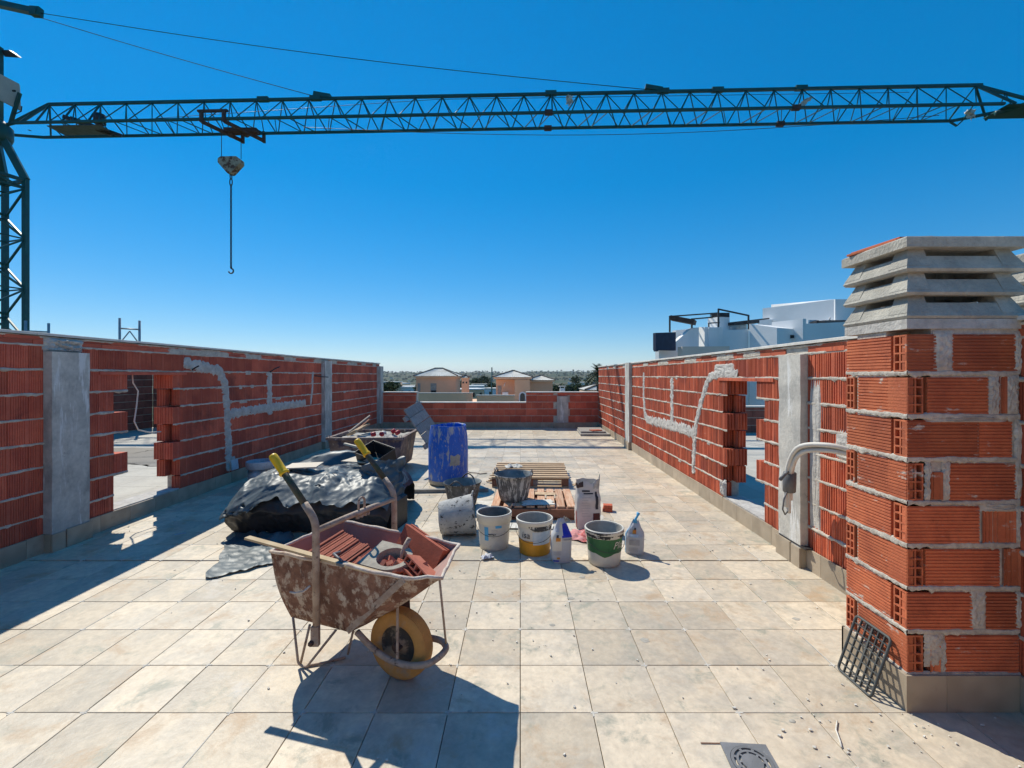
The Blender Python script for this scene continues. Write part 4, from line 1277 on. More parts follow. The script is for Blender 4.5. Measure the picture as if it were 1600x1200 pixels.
# little bag with royal blue top, in front of the orange pail
t, f = bag('cement_bag', 'small grey bag with a royal blue folded top leaning beside the orange bucket', (.335, 3.70, 0), R(8), .155, .105, .355, m_bagp, 'pinch', 2)
onbag(f, .60, .74, .30, .72, m_pail, 'front_panel', t, .004)
onbag(f, .66, .72, .52, .60, m_orange, 'picture', t, .007, 4, 4); onbag(f, .665, .695, .60, .66, m_ink, 'picture', t, .007, 4, 4)
onbag(f, .745, .97, .60, .90, m_dblue, 'blue_top', t, .006, 14, 10); onbag(f, .70, .76, .64, .93, m_pail, 'torn_fold', t, .008, 6, 8)
onbag(f, .765, .97, .54, .56, m_inkg, 'print_line', t, .005)
for k in range(5): onbag(f, .62, .72, .20+.018*k, .205+.018*k, m_inkg, 'print_line', t, .005, 5, 1)
onbag(f, .62, .70, .055, .085, m_dblue, 'print_line', t, .005, 5, 1)
onbag(f, .67, .71, .11, .15, m_orange, 'emblem', t, .005, 4, 4)
mb = MB()
mb.grid(lambda u, v: (-.03+.12*u+.01*noi(u*4, v*3), .02+.03*noi(u*6, 2)-.01*v, .315+.045*math.sin(u*3)*v+.02*noi(u*9, v*5)), 14, 6, smooth=False)
mb.build('foil_flap', m_foil, t)
# little bag on the right with tied blue neck
t, f = bag('cement_bag', 'small pale bag with a tied light blue neck, standing rightmost of the buckets and bags', (.985, 3.87, 0), R(-12), .150, .105, .285, m_bagp, 'pinch', 9, lean=.012)
onbag(f, .595, .612, .02, .85, m_sky, 'blue_stripe', t, .004, 2, 18); onbag(f, .525, .545, .02, .6, m_pblue, 'pale_stripe', t, .004, 2, 18)
onbag(f, .705, .765, .63, .74, m_orange, 'picture', t, .006, 5, 5); onbag(f, .725, .76, .74, .80, m_ink, 'picture', t, .006, 4, 4)
onbag(f, .68, .80, .53, .61, m_pblue, 'pale_panel', t, .005, 8, 5); onbag(f, .67, .82, .30, .46, m_inkg, 'grey_panel', t, .0045, 8, 5)
for k in range(5): onbag(f, .66, .80, .12+.025*k, .127+.025*k, m_inkg, 'print_line', t, .005, 6, 1)
MB().tube([(.005, 0, .262), (.012, .002, .295), (.026, .004, .318), (.034, .002, .345)], [.022, .010, .009, .016], 8).build('tied_neck', m_sky, t)
# big open paper sack
t, f = bag('cement_sack', 'tall open paper cement sack with a torn silver rim beside the near pallet', (.675, 4.50, 0), R(4), .235, .150, .475, m_paper, 'open', 5, 'sack')
for k in range(9):
    v = .30+.055*k
    onbag(f, .665, .665+rng.uniform(.07, .12), v, v+.006, m_inkg, 'print_line', t, .004, 6, 1)
onbag(f, .66, .76, .80, .835, m_ink, 'print_line', t, .004, 6, 1); onbag(f, .68, .80, .755, .78, m_ink, 'print_line', t, .004, 6, 1)
onbag(f, .822, .852, .44, .80, m_ink, 'vertical_print', t, .004, 3, 14)
onbag(f, .795, .870, .19, .36, m_maroon, 'dark_square', t, .0045, 5, 5)
onbag(f, .575, .60, .02, .40, m_red, 'red_edge', t, .0045, 3, 8)
def rimf(z0, z1, e, a0, a1):
    def g(u, v):
        p = Vector(f(a0+(a1-a0)*u, .90+.10*v)); dd = Vector((p.x, p.y, 0)).normalized()
        return p+dd*e+Vector((0, 0, .03*v*noi(u*9, 3)))
    return g
mb = MB(); mb.grid(rimf(0, 0, .006, .50, .68), 16, 5, smooth=False); mb.build('torn_rim', MATS['rusty_brown_metal'], t)
mb = MB(); mb.grid(lambda u, v: tuple(Vector(f(.80+.28*u, .86+.14*v))+Vector((.008*v, 0, .055*v*(.15+.30*math.sin(u*3))+.012*noi(u*9, v*6)))), 16, 8, smooth=False); mb.build('foil_rim', m_foil, t)
MB().prism([(-.10, -.055), (.10, -.055), (.10, .055), (-.10, .055)], .36, .38).build('cement_powder', m_mortar_g, t)
# rag and red plastic on the floor
def sheet(name, label, cat, cx, cy, w, d, rz, mat, amp, seed, z=.012, edge=.25, nu=26, nv=20, hump=0.0, kind=None, dish=None):
    mb = MB()
    def f(u, v):
        a = u-.5; b = v-.5
        k = 1+edge*noi(u*4+seed, v*4)
        h = amp*(max(0, .5+noi(u*5+seed, v*5, seed))*1.2+.5*max(0, noi(u*12+seed, v*12)))
        e = min(1, min(u, 1-u)*6, min(v, 1-v)*6)
        return (a*w*k, b*d*k, z*.4+h*(.35+.65*e)+hump*math.exp(-(a*a+b*b)*14))
    mb.grid(f, nu, nv)
    o = mb.build(name, mat, None, (cx, cy, .005), (0, 0, rz))
    return tag(o, label, cat)
sheet('rag', 'crumpled pink and red rag on the floor between the cement sack and the green bucket', 'rag', .600, 4.22, .32, .26, R(-30), m_pink, .035, 3)
mb = MB(); mb.tube([(.0, 0, .012), (.05, -.02, .028), (.11, -.03, .018), (.15, -.01, .03)], [.016, .022, .018, .010], 7)
tag(mb.build('red_plastic_scrap', m_red, None, (.56, 4.32, .006)), 'twisted bright red plastic scrap lying on the pink rag', 'plastic scrap')
# two broken red bricks stacked
t = thing('brick_offcuts', 'two small orange ceramic offcuts stacked on the open floor right of the cement sack', 'brick offcuts', (.985, 5.05, .004), R(-15))
MB().box(-.055, .05, -.04, .045, 0, .036, bev=.002).build('offcut', m_brick_r, t); MB().box(-.048, .052, -.035, .05, .037, .072, bev=.002).build('offcut', m_brick_r, t, None, (0, 0, R(6)))

# ------------------------------------------------------------------ pallets
def plank(mb_, x0, x1, y0, y1, z0, z1): return mb_.box(x0, x1, y0, y1, z0, z1, bev=.002)
pal = thing('wooden_pallet', 'far wooden pallet with slats running across, behind the streaked tub', 'pallet', (.145, 6.60, .004), R(-1.5))
for k in range(8):
    y = -.50+k*.136
    mb = MB(); plank(mb, -.53, .53, y, y+.070, .122, .143); mb.build('slat', m_wood, pal, (rng.uniform(-.01, .01), 0, rng.uniform(0, .003)), (0, 0, R(rng.uniform(-.6, .6))))
for x in (-.52, -.05, .43):
    mb = MB(); plank(mb, x, x+.095, -.50, .52, .1005, .1215); mb.build('bearer', m_woodr, pal)
    for y in (-.50, -.03, .42):
        mb = MB(); mb.box(x+.001, x+.094, y, y+.10, .0205, .100, bev=.003); mb.build('block', m_woodr, pal)
for y in (-.50, -.03, .42):
    mb = MB(); plank(mb, -.52, .525, y, y+.10, .0, .020); mb.build('bottom_board', m_wood, pal)
pal2 = thing('wooden_pallet', 'near broken wooden pallet with slats running away from the viewer under the streaked tub', 'pallet', (.165, 5.12, .004), R(-2))
for k, x in enumerate((-.46, -.335, -.215, -.09, .03, .135, .24, .345)):
    mb = MB(); plank(mb, x, x+.085, -.38+rng.uniform(0, .02), .37, .120, .140); mb.build('slat', m_woody, pal2, (0, 0, rng.uniform(0, .002)), (0, 0, R(rng.uniform(-.8, .8))))
for y in (-.38, -.05, .28):
    mb = MB(); plank(mb, -.455, .435, y, y+.085, .099, .1195); mb.build('bearer', m_woodr, pal2)
    mb = MB(); plank(mb, -.455, .435, y+.002, y+.087, .0, .018); mb.build('bottom_board', m_woodr, pal2)
    for x in (-.45, -.05, .33):
        mb = MB(); mb.box(x, x+.10, y+.004, y+.080, .0185, .0985, bev=.003); mb.build('block', m_woodr, pal2)
MB().box(-.47, .44, -.402, -.382, .035, .118, bev=.002).build('front_board', m_woodr, pal2)
sheet('white_board', 'torn white foam board lying in the shade on the near pallet', 'foam board', .185, 4.87, .34, .20, R(6), m_foam, .004, 7, z=.02, edge=.12).location.z = .146
sheet('cardboard', 'torn piece of brown cardboard lying on the near pallet slats', 'cardboard', .29, 5.22, .24, .12, R(-8), m_wood, .006, 12, z=.02, edge=.2).location.z = .148
sheet('foam_scraps', 'pale crumbled foam scraps on the far pallet', 'foam scraps', -.10, 6.78, .26, .18, R(10), m_foam, .03, 17).location.z = .148
sheet('foam_sheet', 'pale dusty sheet lying on the floor left of the near pallet', 'foam sheet', -.36, 5.15, .30, .55, R(4), m_foam, .008, 21, z=.03, edge=.15)
sheet('foam_strip', 'pale board strip on the floor in front of the near pallet', 'foam board', .02, 4.52, .62, .16, R(-3), m_foam, .004, 27, z=.03, edge=.06)
sheet('cement_dust', 'pale cement dust spill on the floor around the cement sack', 'cement spill', .55, 4.55, .75, .60, R(12), M('cement_dust', (.56, .52, .45), (.50, .46, .39), scale=9, rough=1, bump=.2), .0015, 33, z=.001, edge=.5)
# wood splinters beside the pallets
t = thing('splinter', 'broken wooden splinters sticking out on the left of the far pallet', 'wood splinters', (-.47, 6.42, .02))
for k in range(4): 
    mb = MB(); mb.beam((rng.uniform(-.02, .05), rng.uniform(-.08, .08), .0+.022*k), (.12, rng.uniform(-.05, .1), .02*k+.01), .03, .012); mb.build('wood_piece', m_wood, t)
o = MB().tube([(-.52, 6.98, .012), (-.62, 6.92, .012), (-.68, 6.98, .014), (-.78, 7.02, .012), (-.86, 7.15, .012)], .006, 6).build('twisted_wire', m_trolley)
tag(o, 'thin brown twisted wire curling on the floor left of the far pallet', 'wire')
mb = MB(); mb.beam((.74, 6.24, .01), (.93, 6.33, .045), .05, .008)
tag(mb.build('wood_shard', m_wood), 'flat wood shard poking out to the right of the far pallet', 'wood shard')
# long batten on the floor beneath the barrel side
mb = MB(); mb.beam((-1.72, 5.82, .026), (-.42, 5.90, .026), .055, .042)
tag(mb.build('timber_batten', m_woodg), 'long grey batten lying across the floor in front of the blue barrel', 'batten')
# white screw of paper near the wheelbarrow nose
sheet('paper_scrap', 'crumpled white scrap of paper on the floor just beyond the wheelbarrow nose', 'paper scrap', -.275, 3.74, .10, .06, R(20), m_pailb, .03, 41, nu=10, nv=8)

# ------------------------------------------------------------------ blue barrel, open top
t = thing('plastic_barrel', 'tall blue plastic barrel with cut-off top and cement splashes', 'barrel', (-1.025, 6.38, .004), R(12))
mb = MB()
nu = 48
prof = [(.235, .0), (.262, .018), (.275, .06), (.278, .20), (.279, .38), (.276, .52), (.268, .66), (.255, .76), (.247, .825)]
def brl(mb_, prof, sq):
    vs = []
    for r_, z in prof:
        for k in range(nu):
            a = 2*math.pi*k/nu
            w_ = 1+(.045*max(0, math.cos(4*a))*max(0, (z-.45)/.4) if sq else 0) - (.05*max(0, math.cos(2*a+.6))*max(0, (z-.6)/.25))
            w_ += .008*noi(math.cos(a)*2, math.sin(a)*2, z*5)
            vs.append((r_*w_*math.cos(a), r_*w_*math.sin(a), z+(.008*math.sin(2*a)+.006*noi(math.cos(a)*3, math.sin(a)*3) if z > .8 else 0)))
    fs = [(j*nu+k, j*nu+(k+1) % nu, (j+1)*nu+(k+1) % nu, (j+1)*nu+k) for j in range(len(prof)-1) for k in range(nu)]
    mb_.smooth = True; mb_.add(vs, fs)
brl(mb, prof, True); mb.build('barrel_body', m_blue, t)
mb = MB(); brl(mb, [(.247, .825), (.243, .826), (.242, .80), (.262, .66), (.270, .40), (.262, .08), (.15, .06), (.001, .06)], True); mb.build('barrel_lining', m_blue, t)
mb = MB(); mb.lathe([(.237, .001), (.265, .018), (.279, .058), (.280, .075)], 48, None, .012, 2); mb.build('cement_foot', m_mudd, t)
mb = MB()
def splash(u, v):
    a = -PI*.5+.30+(u-.5)*.62*(1+.35*noi(u*4, v*4)); z = .27+.18*v+.03*noi(u*5, v*3, 2)
    e = min(u, 1-u, v, 1-v)*6
    r_ = .279+.004*min(1, e)-.006*(1-min(1, e))
    return (r_*math.cos(a), r_*math.sin(a), z)
mb.grid(splash, 14, 14); mb.build('cement_splash', m_mudd, t)
m_yel.use_fake_user = True

# ------------------------------------------------------------------ rubble skip with its load
SK = (-2.40, 7.42)
t = thing('rubble_skip', 'low battered steel tub full of sand and rubble by the left wall', 'skip', (SK[0], SK[1], .06), R(1))
top_, bt_ = (.565, .535), (.50, .44)          # half sizes at the rim and at the foot
mb = MB(); vs = []
H_ = .50
for z, k in ((0, 0), (.10, .2), (.25, .5), (.40, .8), (H_, 1)):
    a = bt_[0]+(top_[0]-bt_[0])*k; b = bt_[1]+(top_[1]-bt_[1])*k
    for (sx, sy) in ((-1, -1), (-.33, -1), (.33, -1), (1, -1), (1, -.33), (1, .33), (1, 1), (.33, 1), (-.33, 1), (-1, 1), (-1, .33), (-1, -.33)):
        vs.append((a*sx+.012*noi(sx*3, sy*3, z*5), b*sy+.012*noi(sx*3+5, sy*3, z*5), z))
fs = [(j*12+k, j*12+(k+1) % 12, j*12+12+(k+1) % 12, j*12+12+k) for j in range(4) for k in range(12)] + [tuple(range(11, -1, -1))]
mb.add(vs, fs); mb.build('skip_body', m_skip, t)
mb = MB(); a, b = top_
mb.beam((-a-.02, -b-.01, H_), (a+.02, -b-.01, H_), .05, .04); mb.beam((-a-.02, b+.01, H_), (a+.02, b+.01, H_), .05, .04)
mb.beam((-a-.005, -b+.016, H_), (-a-.005, b-.016, H_), .05, .038); mb.beam((a+.005, -b+.016, H_), (a+.005, b-.016, H_), .05, .038)
mb.build('skip_rim', m_skip, t)
MB().tube([(-a-.01, -b-.0, H_+.015), (-a-.01, -b, H_+.055), (-a+.03, -b, H_+.055), (-a+.03, -b, H_+.015)], .006, 6).build('lug', m_skip, t)
MB().tube([(a-.03, -b-.0, H_+.015), (a-.03, -b, H_+.045), (a+.0, -b, H_+.045), (a+.0, -b, H_+.015)], .006, 6).build('lug', m_skip, t)
for x in (-.36, .36):
    mb = MB(); mb.box(x-.05, x+.05, -.40, .40, -.056, -.002); mb.build('skid', m_woodr, t)
mb = MB()
mb.grid(lambda u, v: ((u-.5)*1.06, (v-.5)*1.0, .455+.085*math.exp(-((u-.55)**2+(v-.5)**2)*9)+.03*noi(u*6, v*6)+.02*noi(u*15, v*15, 2)), 34, 34, smooth=False)
tag(mb.build('sand_heap', m_sand, None, (SK[0], SK[1], .06), kind='stuff'), 'pale heap of sand and rubble filling the steel skip', 'sand')
for k, (x, y) in enumerate(((.05, -.36), (.22, -.34), (.40, -.22), (.30, -.10), (.14, -.12))):
    mb = MB(); mb.lathe([(.0, 0), (.03, .0), (.036, .01), (.036, .06), (.03, .07), (0, .07)], 14, T(SK[0]+x, SK[1]+y, .60, rng.uniform(0, 3), R(rng.uniform(50, 100))))
    tag(mb.build('crushed_can', m_red if k < 4 else m_pail), ('crushed red drink can at the front middle of the sand in the skip', 'crushed red drink can in the front, second from the left of the cans', 'rightmost crushed red drink can on the sand in the skip', 'crushed red drink can at the back of the sand, by the pale can', 'pale crushed can lying on the sand in the skip')[k], 'can', 'crushed cans in the skip')
t = thing('timber_offcuts', 'grey board and pale splintered offcuts sticking up out of the skip', 'timber offcuts', (SK[0], SK[1], 0))
for i, (a_, b_, w, h, m_) in enumerate((((-.42, -.05, .60), (-.12, .10, .86), .10, .02, m_woodg), ((-.30, -.33, .60), (-.10, -.05, .74), .08, .03, m_wood), ((-.34, -.30, .59), (-.18, -.38, .66), .05, .03, m_strip), ((-.26, -.16, .62), (-.09, -.02, .80), .06, .03, m_woodr))):
    mb = MB(); mb.beam(a_, b_, w, h); mb.build('offcut', m_, t)
# mortar board of planks leaning on the skip
A, B_ = Vector((-1.885, 7.20, .975)), Vector((-1.255, 7.26, .012))
C_ = Vector((-1.735, 7.86, 1.015))
bd = thing('plank_board', 'grey weathered plank board leaning with its upper end against the skip', 'plank board', A)
dl = (B_-A); Lb = dl.length; dl.normalize()
dw = (C_-A); dw = (dw-dl*dw.dot(dl)); Wb = .66; dw.normalize(); dn = dl.cross(dw)
if dn.x < 0: dn = -dn
for k in range(7):
    s0, s1 = Lb*k/7+.004, Lb*(k+1)/7-.004
    mm = Matrix(((dl.x, dw.x, dn.x, 0), (dl.y, dw.y, dn.y, 0), (dl.z, dw.z, dn.z, 0), (0, 0, 0, 1)))
    mb = MB(); mb.box(s0, s1, rng.uniform(0, .01), Wb+rng.uniform(-.01, .01), 0, .022, mm, bev=.002); mb.build('plank', m_woodg, bd)
mb = MB(); mb.box(Lb*.09, Lb*.16, -.09, Wb*.9, -.045, -.002, mm); mb.build('cleat', m_woodg, bd)
mb = MB(); mb.box(Lb*.56, Lb*.63, -.05, Wb*.9, -.045, -.002, mm); mb.build('cleat', m_woodg, bd)

# ------------------------------------------------------------------ heap under black plastic film
hp = thing('covered_heap', 'heap covered with crumpled black plastic film in the middle of the terrace left side', 'covered heap', (-2.05, 4.75, 0))
def top_h(x):      # height of the pile along its length
    return .50+.05*noi(x*1.4, 2)+.035*noi(x*4, 5)-(.05*max(0, (-x-.52)/.25))-(.05*max(0, (x-.55)))
def heap(u, v):
    x = -.76+1.50*u
    prof = [(.75, .01), (.66, .26), (.52, .50), (.25, .52), (.0, .535), (-.24, .52), (-.40, .44), (-.50, .33), (-.535, .235), (-.50, .15), (-.42, .0)]
    q = v*(len(prof)-1); i = min(int(q), len(prof)-2); t_ = q-i
    y = prof[i][0]*(1-t_)+prof[i+1][0]*t_; z = prof[i][1]*(1-t_)+prof[i+1][1]*t_
    k = top_h(x)/.50
    e = min(1, u*16, (1-u)*12)
    z = z*k*(.55+.45*e**.5)
    w = .030*noi(x*5, y*5, z*5)+.022*abs(noi(x*11, y*11, z*11))+.012*noi(x*25, y*25, z*25)
    return Vector((x*(1+.03*noi(y*5, z*5))+(.05*math.sin(z*6)*(-1 if u < .5 else 1)*(1-e)), y*(1 if y > 0 else (.85+.15*e))+w*(.7 if z < .45 else .25), max(.004, z+w*.8)))
mb = MB()
mb.grid(lambda u, v: heap(u, v), 90, 60); mb.build('inner_film', m_filmd, hp)
def flap(u, v):
    # outer sheet: from the back of the top over the front brow, ending in a ragged hem
    hem = .70+.10*noi(u*5, 1.3)+.05*noi(u*13, 4)+.09*(1-abs(u-.12)*5 if abs(u-.12) < .2 else 0)
    vv = .22+(hem-.22)*v
    uu = .01+.985*u
    p = heap(uu, vv); q = heap(uu, vv+.01)
    t_ = (q-p); nrm = Vector((0, -t_.z, t_.y)) if t_.length else Vector((0, 0, 1))
    if nrm.length: nrm.normalize()
    if nrm.z < -.2: nrm = Vector((0, -1, 0))
    a_, b_ = p.x*.8+p.z*.6+.25*noi(p.x*2, p.y*2, 3), p.x*.6-p.z*.8-p.y*.5
    wr = .012+.040*abs(noi(p.x*1.8, p.y*2.2, 7))+.022*(1-abs(noi(a_*3.2+3, b_*1.4, 1)))**7+.009*(1-abs(noi(a_*4, b_*11, 4)))**8+.0018*(1-abs(noi(p.x*15, p.y*17, p.z*15)))**4
    out = .05*max(0, v-.75)/.25
    return p+nrm*wr+Vector((0, -out, 0))
mb = MB(); mb.grid(flap, 130, 70); mb.build('outer_film', m_film, hp)
# second rucked edge of film at the back
mb = MB()
mb.grid(lambda u, v: (-.62+1.25*u, .40+.28*v+.05*noi(u*4, v*4), .47+.17*math.sin(math.pi*min(1, u*1.05))*math.sin(math.pi*v)+.03*abs(noi(u*9, v*7))), 40, 16)
mb.build('film_fold', m_film, hp)
# film tail lying on the floor at the front left
mb = MB()
def tail(u, v):
    a = Vector((-2.76, 4.32, 0)).lerp(Vector((-2.12, 4.20, 0)), u); b = Vector((-2.36, 3.36, 0)).lerp(Vector((-1.92, 3.66, 0)), u)
    p = a.lerp(b, v)
    p += Vector((.05*noi(v*5, u*2), .05*noi(u*5, v*2, 4), 0))
    p.z = .008+.016*abs(noi(p.x*5, p.y*5))+.010*(1-abs(noi(p.x*9, p.y*16, 3)))**5+.004*abs(noi(p.x*22, p.y*22, 3))+(.07*max(0, 1-v*4)*abs(noi(u*5, 2)))+(.06*math.exp(-((u-.75)**2*30+(v-.12)**2*60)))
    return p
mb.grid(tail, 50, 40)
mb.build('film_tail', m_film, hp, (2.05, -4.75, 0))
# boards resting on the heap
o = MB().box(-.165, .165, -.10, .10, 0, .012, bev=.002).build('beige_tile', m_card, None, (-2.25, 4.66, .590), (R(4), R(-2), R(2)))
tag(o, 'beige tile lying on the left part of the film-covered heap', 'tile')
o = MB().prism([(-.22, -.17), (.20, -.20), (.16, .18), (-.05, .20)], 0, .012).build('beige_tile', m_card, None, (-1.72, 5.02, .605), (R(6), R(2), 0))
tag(o, 'broken pointed beige tile lying on the right part of the film-covered heap', 'tile')
o = MB().box(-.20, .20, -.022, .022, 0, .02).build('pale_strip', m_card, None, (-1.98, 5.50, .64), (0, R(12), R(-8)))
tag(o, 'narrow pale tile strip lying at the back of the film-covered heap', 'tile strip')
# black crate tipped up on the right end, with a film bag hanging over it
cr = thing('plastic_crate', 'black open plastic crate tilted on top of the right end of the covered heap', 'crate', (-1.58, 4.95, .575), R(-28))
cr.rotation_euler = (R(22), R(10), R(-30))
w_, d_, h_ = .33, .25, .15
mb = MB(); mb.box(-w_/2, w_/2, -d_/2, d_/2, 0, .008); mb.build('crate_bottom', m_crate, cr)
for (x0, x1, y0, y1) in ((-w_/2, w_/2, -d_/2-.007, -d_/2-.0005), (-w_/2, w_/2, d_/2+.0005, d_/2+.007), (-w_/2-.007, -w_/2-.0005, -d_/2, d_/2), (w_/2+.0005, w_/2+.007, -d_/2, d_/2)):
    mb = MB(); mb.box(x0, x1, y0, y1, 0, h_); mb.build('crate_side', m_crate, cr)
mb = MB(); z = h_
mb.tube([(-w_/2-.01, -d_/2-.01, z), (w_/2+.01, -d_/2-.01, z), (w_/2+.01, d_/2+.01, z), (-w_/2-.01, d_/2+.01, z)], .008, 6, closed=True); mb.build('crate_rim', m_crate, cr)
mb = MB()
def hang(u, v):
    x = -.20+.42*u; 
    z = .06-.42*v*(.55+.45*math.sin(u*2.6))+.03*noi(u*6, v*6)
    y = -.02-.18*v+.07*abs(noi(u*5, v*5, 3))+.05*noi(u*2, v*2)
    return (x+.05*noi(v*4, u*3), y, z+.10*max(0, u-.6)*(1-v))
mb.grid(hang, 40, 36)
tag(mb.build('film_bag', m_film, None, (-1.41, 4.62, .60), (0, 0, R(6))), 'torn grey plastic film bag hanging over the right end of the covered heap', 'plastic bag')
bx = thing('black_container', 'black plastic container with pale specks standing behind the far wheelbarrow handle', 'container', (-1.37, 4.58, .004), R(-10))
MB().box(-.17, .17, -.13, .13, 0, .30, bev=.02).build('container_body', m_crate, bx)
for (x, z, r_) in ((.02, .17, .012), (.09, .155, .006)):
    mb = MB(); mb.lathe([(0, 0), (r_, 0), (r_, .003), (0, .003)], 10, T(x, -.1305, z, 0, R(90))); mb.build('pale_speck', m_pail, bx)

# ------------------------------------------------------------------ grey slabs near the back right corner
t = thing('grey_slabs', 'two grey boards stacked on the floor in the far right corner', 'boards', (1.90, 11.75, .004), R(-2))
MB().box(-.36, .38, -.45, .60, 0, .055, bev=.004).build('board', m_woodg, t); MB().box(-.34, .30, -.30, .62, .057, .10, bev=.004).build('board', m_woodg, t)
o = MB().box(-.14, .14, -.10, .10, 0, .022, bev=.003).build('ceramic_piece', m_cerd, None, (1.95, 11.6, .107), (0, 0, .3)); tag(o, 'red ceramic piece lying on the grey boards in the far right corner', 'ceramic piece')

# ------------------------------------------------------------------ white conduits out of the right wall
t = thing('conduit_bundle', 'bundle of white conduits curving out of the right wall beside the chimney, taped together', 'conduit', (2.29, 3.1, 1.0))
base = Vector((2.29, 3.1, 1.0))
for k, (dx, dz) in enumerate(((0, 0), (-.034, .010), (-.014, -.030))):
    p = [Vector((2.32+dx, 3.02, 1.00+dz)), Vector((2.19+dx, 3.12, 1.035+dz)), Vector((2.10+dx, 3.30, 1.00+dz)), Vector((2.09+dx, 3.42, .87+dz)), Vector((2.10+dx, 3.48, .70+dz)), Vector((2.11+dx, 3.50, .56-.05*k))]
    q = []
    for i in range(len(p)-1):
        p0, p1, p2, p3 = p[max(0, i-1)], p[i], p[i+1], p[min(len(p)-1, i+2)]
        for j in range(6):
            s_ = j/6
            q.append(.5*((2*p1)+(p2-p0)*s_+(2*p0-5*p1+4*p2-p3)*s_*s_+(3*p1-p0-3*p2+p3)*s_**3))
    q.append(p[-1])
    MB().tube([v-base for v in q], .0165, 10).build('conduit', m_whitep, t)
mb = MB(); mb.tube([Vector(q_)-base for q_ in ((2.085, 3.465, .78), (2.09, 3.48, .70), (2.095, 3.49, .63))], [.045, .047, .045], 12); mb.build('tape_wrap', m_tape, t)
mb = MB(); mb.tube([Vector(q_)-base for q_ in ((2.06, 3.44, .79), (2.01, 3.41, .775), (1.97, 3.40, .74))], [.006, .012, .014], 6); mb.build('cable_tail', m_tape, t)
mb = MB(); mb.tube([Vector(q_)-base for q_ in ((2.07, 3.47, .64), (2.03, 3.45, .58), (2.02, 3.45, .50), (2.05, 3.47, .455), (2.08, 3.49, .47))], .006, 6); mb.build('loose_cable', m_tape, t)

# ------------------------------------------------------------------ plastic grate leaning on the chimney
gr = thing('plastic_grate', 'dark plastic ventilation grate leaning against the sunlit side of the chimney foot', 'grate', (1.655, 2.335, .006))
ax = Vector((.004, -.205, 0)).normalized(); az = Vector((.098, .005, .272)).normalized(); az = (az-ax*az.dot(ax)).normalized(); an = ax.cross(az)
mm = Matrix(((ax.x, az.x, an.x, 0), (ax.y, az.y, an.y, 0), (ax.z, az.z, an.z, 0), (0, 0, 0, 1)))
gw, gh = .215, .292
P = []
for (cx, cy, a0) in ((gw-.018, .018, -90), (gw-.018, gh-.018, 0), (.018, gh-.018, 90), (.018, .018, 180)):
    for k in range(4):
        a = R(a0+30*k); P.append(mm @ Vector((cx+.018*math.cos(a), cy+.018*math.sin(a), 0)))
MB().tube(P, .0065, 8, closed=True).build('grate_frame', m_grate, gr)
for i in range(1, 6):
    mb = MB(); mb.box(gw*i/6-.0025-(.002 if i == 3 else 0), gw*i/6+.0025+(.002 if i == 3 else 0), .004, gh-.004, -.008, .002, mm); mb.build('grate_bar', m_grate, gr)
for j in range(1, 8):
    mb = MB(); mb.box(.004, gw-.004, gh*j/8-.0025, gh*j/8+.0025, -.0075, .0015, mm); mb.build('grate_bar', m_grate, gr)

# ------------------------------------------------------------------ floor drain in the foreground
dr = thing('floor_drain', 'square grey floor drain with a round slotted grate in the right foreground', 'drain', (.915, 1.765, .0012), R(-4))
mb = MB(); h2 = .092
N = 40
outer = []
for k in range(N):
    a = 2*math.pi*k/N; c, s_ = math.cos(a), math.sin(a); kk = h2/max(abs(c), abs(s_)); outer.append((c*kk, s_*kk))
inner = [(.080*math.cos(2*math.pi*k/N), .080*math.sin(2*math.pi*k/N)) for k in range(N)]
vs = [(x, y, 0) for x, y in outer]+[(x, y, .006) for x, y in outer]+[(x, y, .006) for x, y in inner]+[(x, y, -.008) for x, y in inner]
fs = []
for k in range(N):
    j = (k+1) % N
    fs += [(k, j, N+j, N+k), (N+k, N+j, 2*N+j, 2*N+k), (2*N+k, 2*N+j, 3*N+j, 3*N+k)]
mb.add(vs, fs); mb.build('drain_frame', m_drain, dr)
MB().prism(inner, -.0105, -.0085).build('drain_pit', m_black, dr)
g = MB()
def annulus(r0, r1, a0, a1, z, n_=12):
    vs = []
    for k in range(n_+1):
        a = a0+(a1-a0)*k/n_
        vs += [(r0*math.cos(a), r0*math.sin(a), z), (r1*math.cos(a), r1*math.sin(a), z), (r0*math.cos(a), r0*math.sin(a), z-.007), (r1*math.cos(a), r1*math.sin(a), z-.007)]
    fs = []
    for k in range(n_):
        o = 4*k
        fs += [(o, o+1, o+5, o+4), (o+2, o, o+4, o+6), (o+1, o+3, o+7, o+5)]
    fs += [(0, 2, 3, 1), (4*n_, 4*n_+1, 4*n_+3, 4*n_+2)]
    g.add(vs, fs)
annulus(.067, .078, 0, 2*PI, .0075, 40); annulus(.001, .040, 0, 2*PI, .0070, 40); annulus(.049, .058, 0, 2*PI, .0072, 40)
for k in range(8): annulus(.040, .049, k*PI/4-.09, k*PI/4+.09, .0068, 3); annulus(.058, .067, k*PI/4+.3, k*PI/4+.48, .0068, 3)
g.build('drain_grate', m_drain, dr)

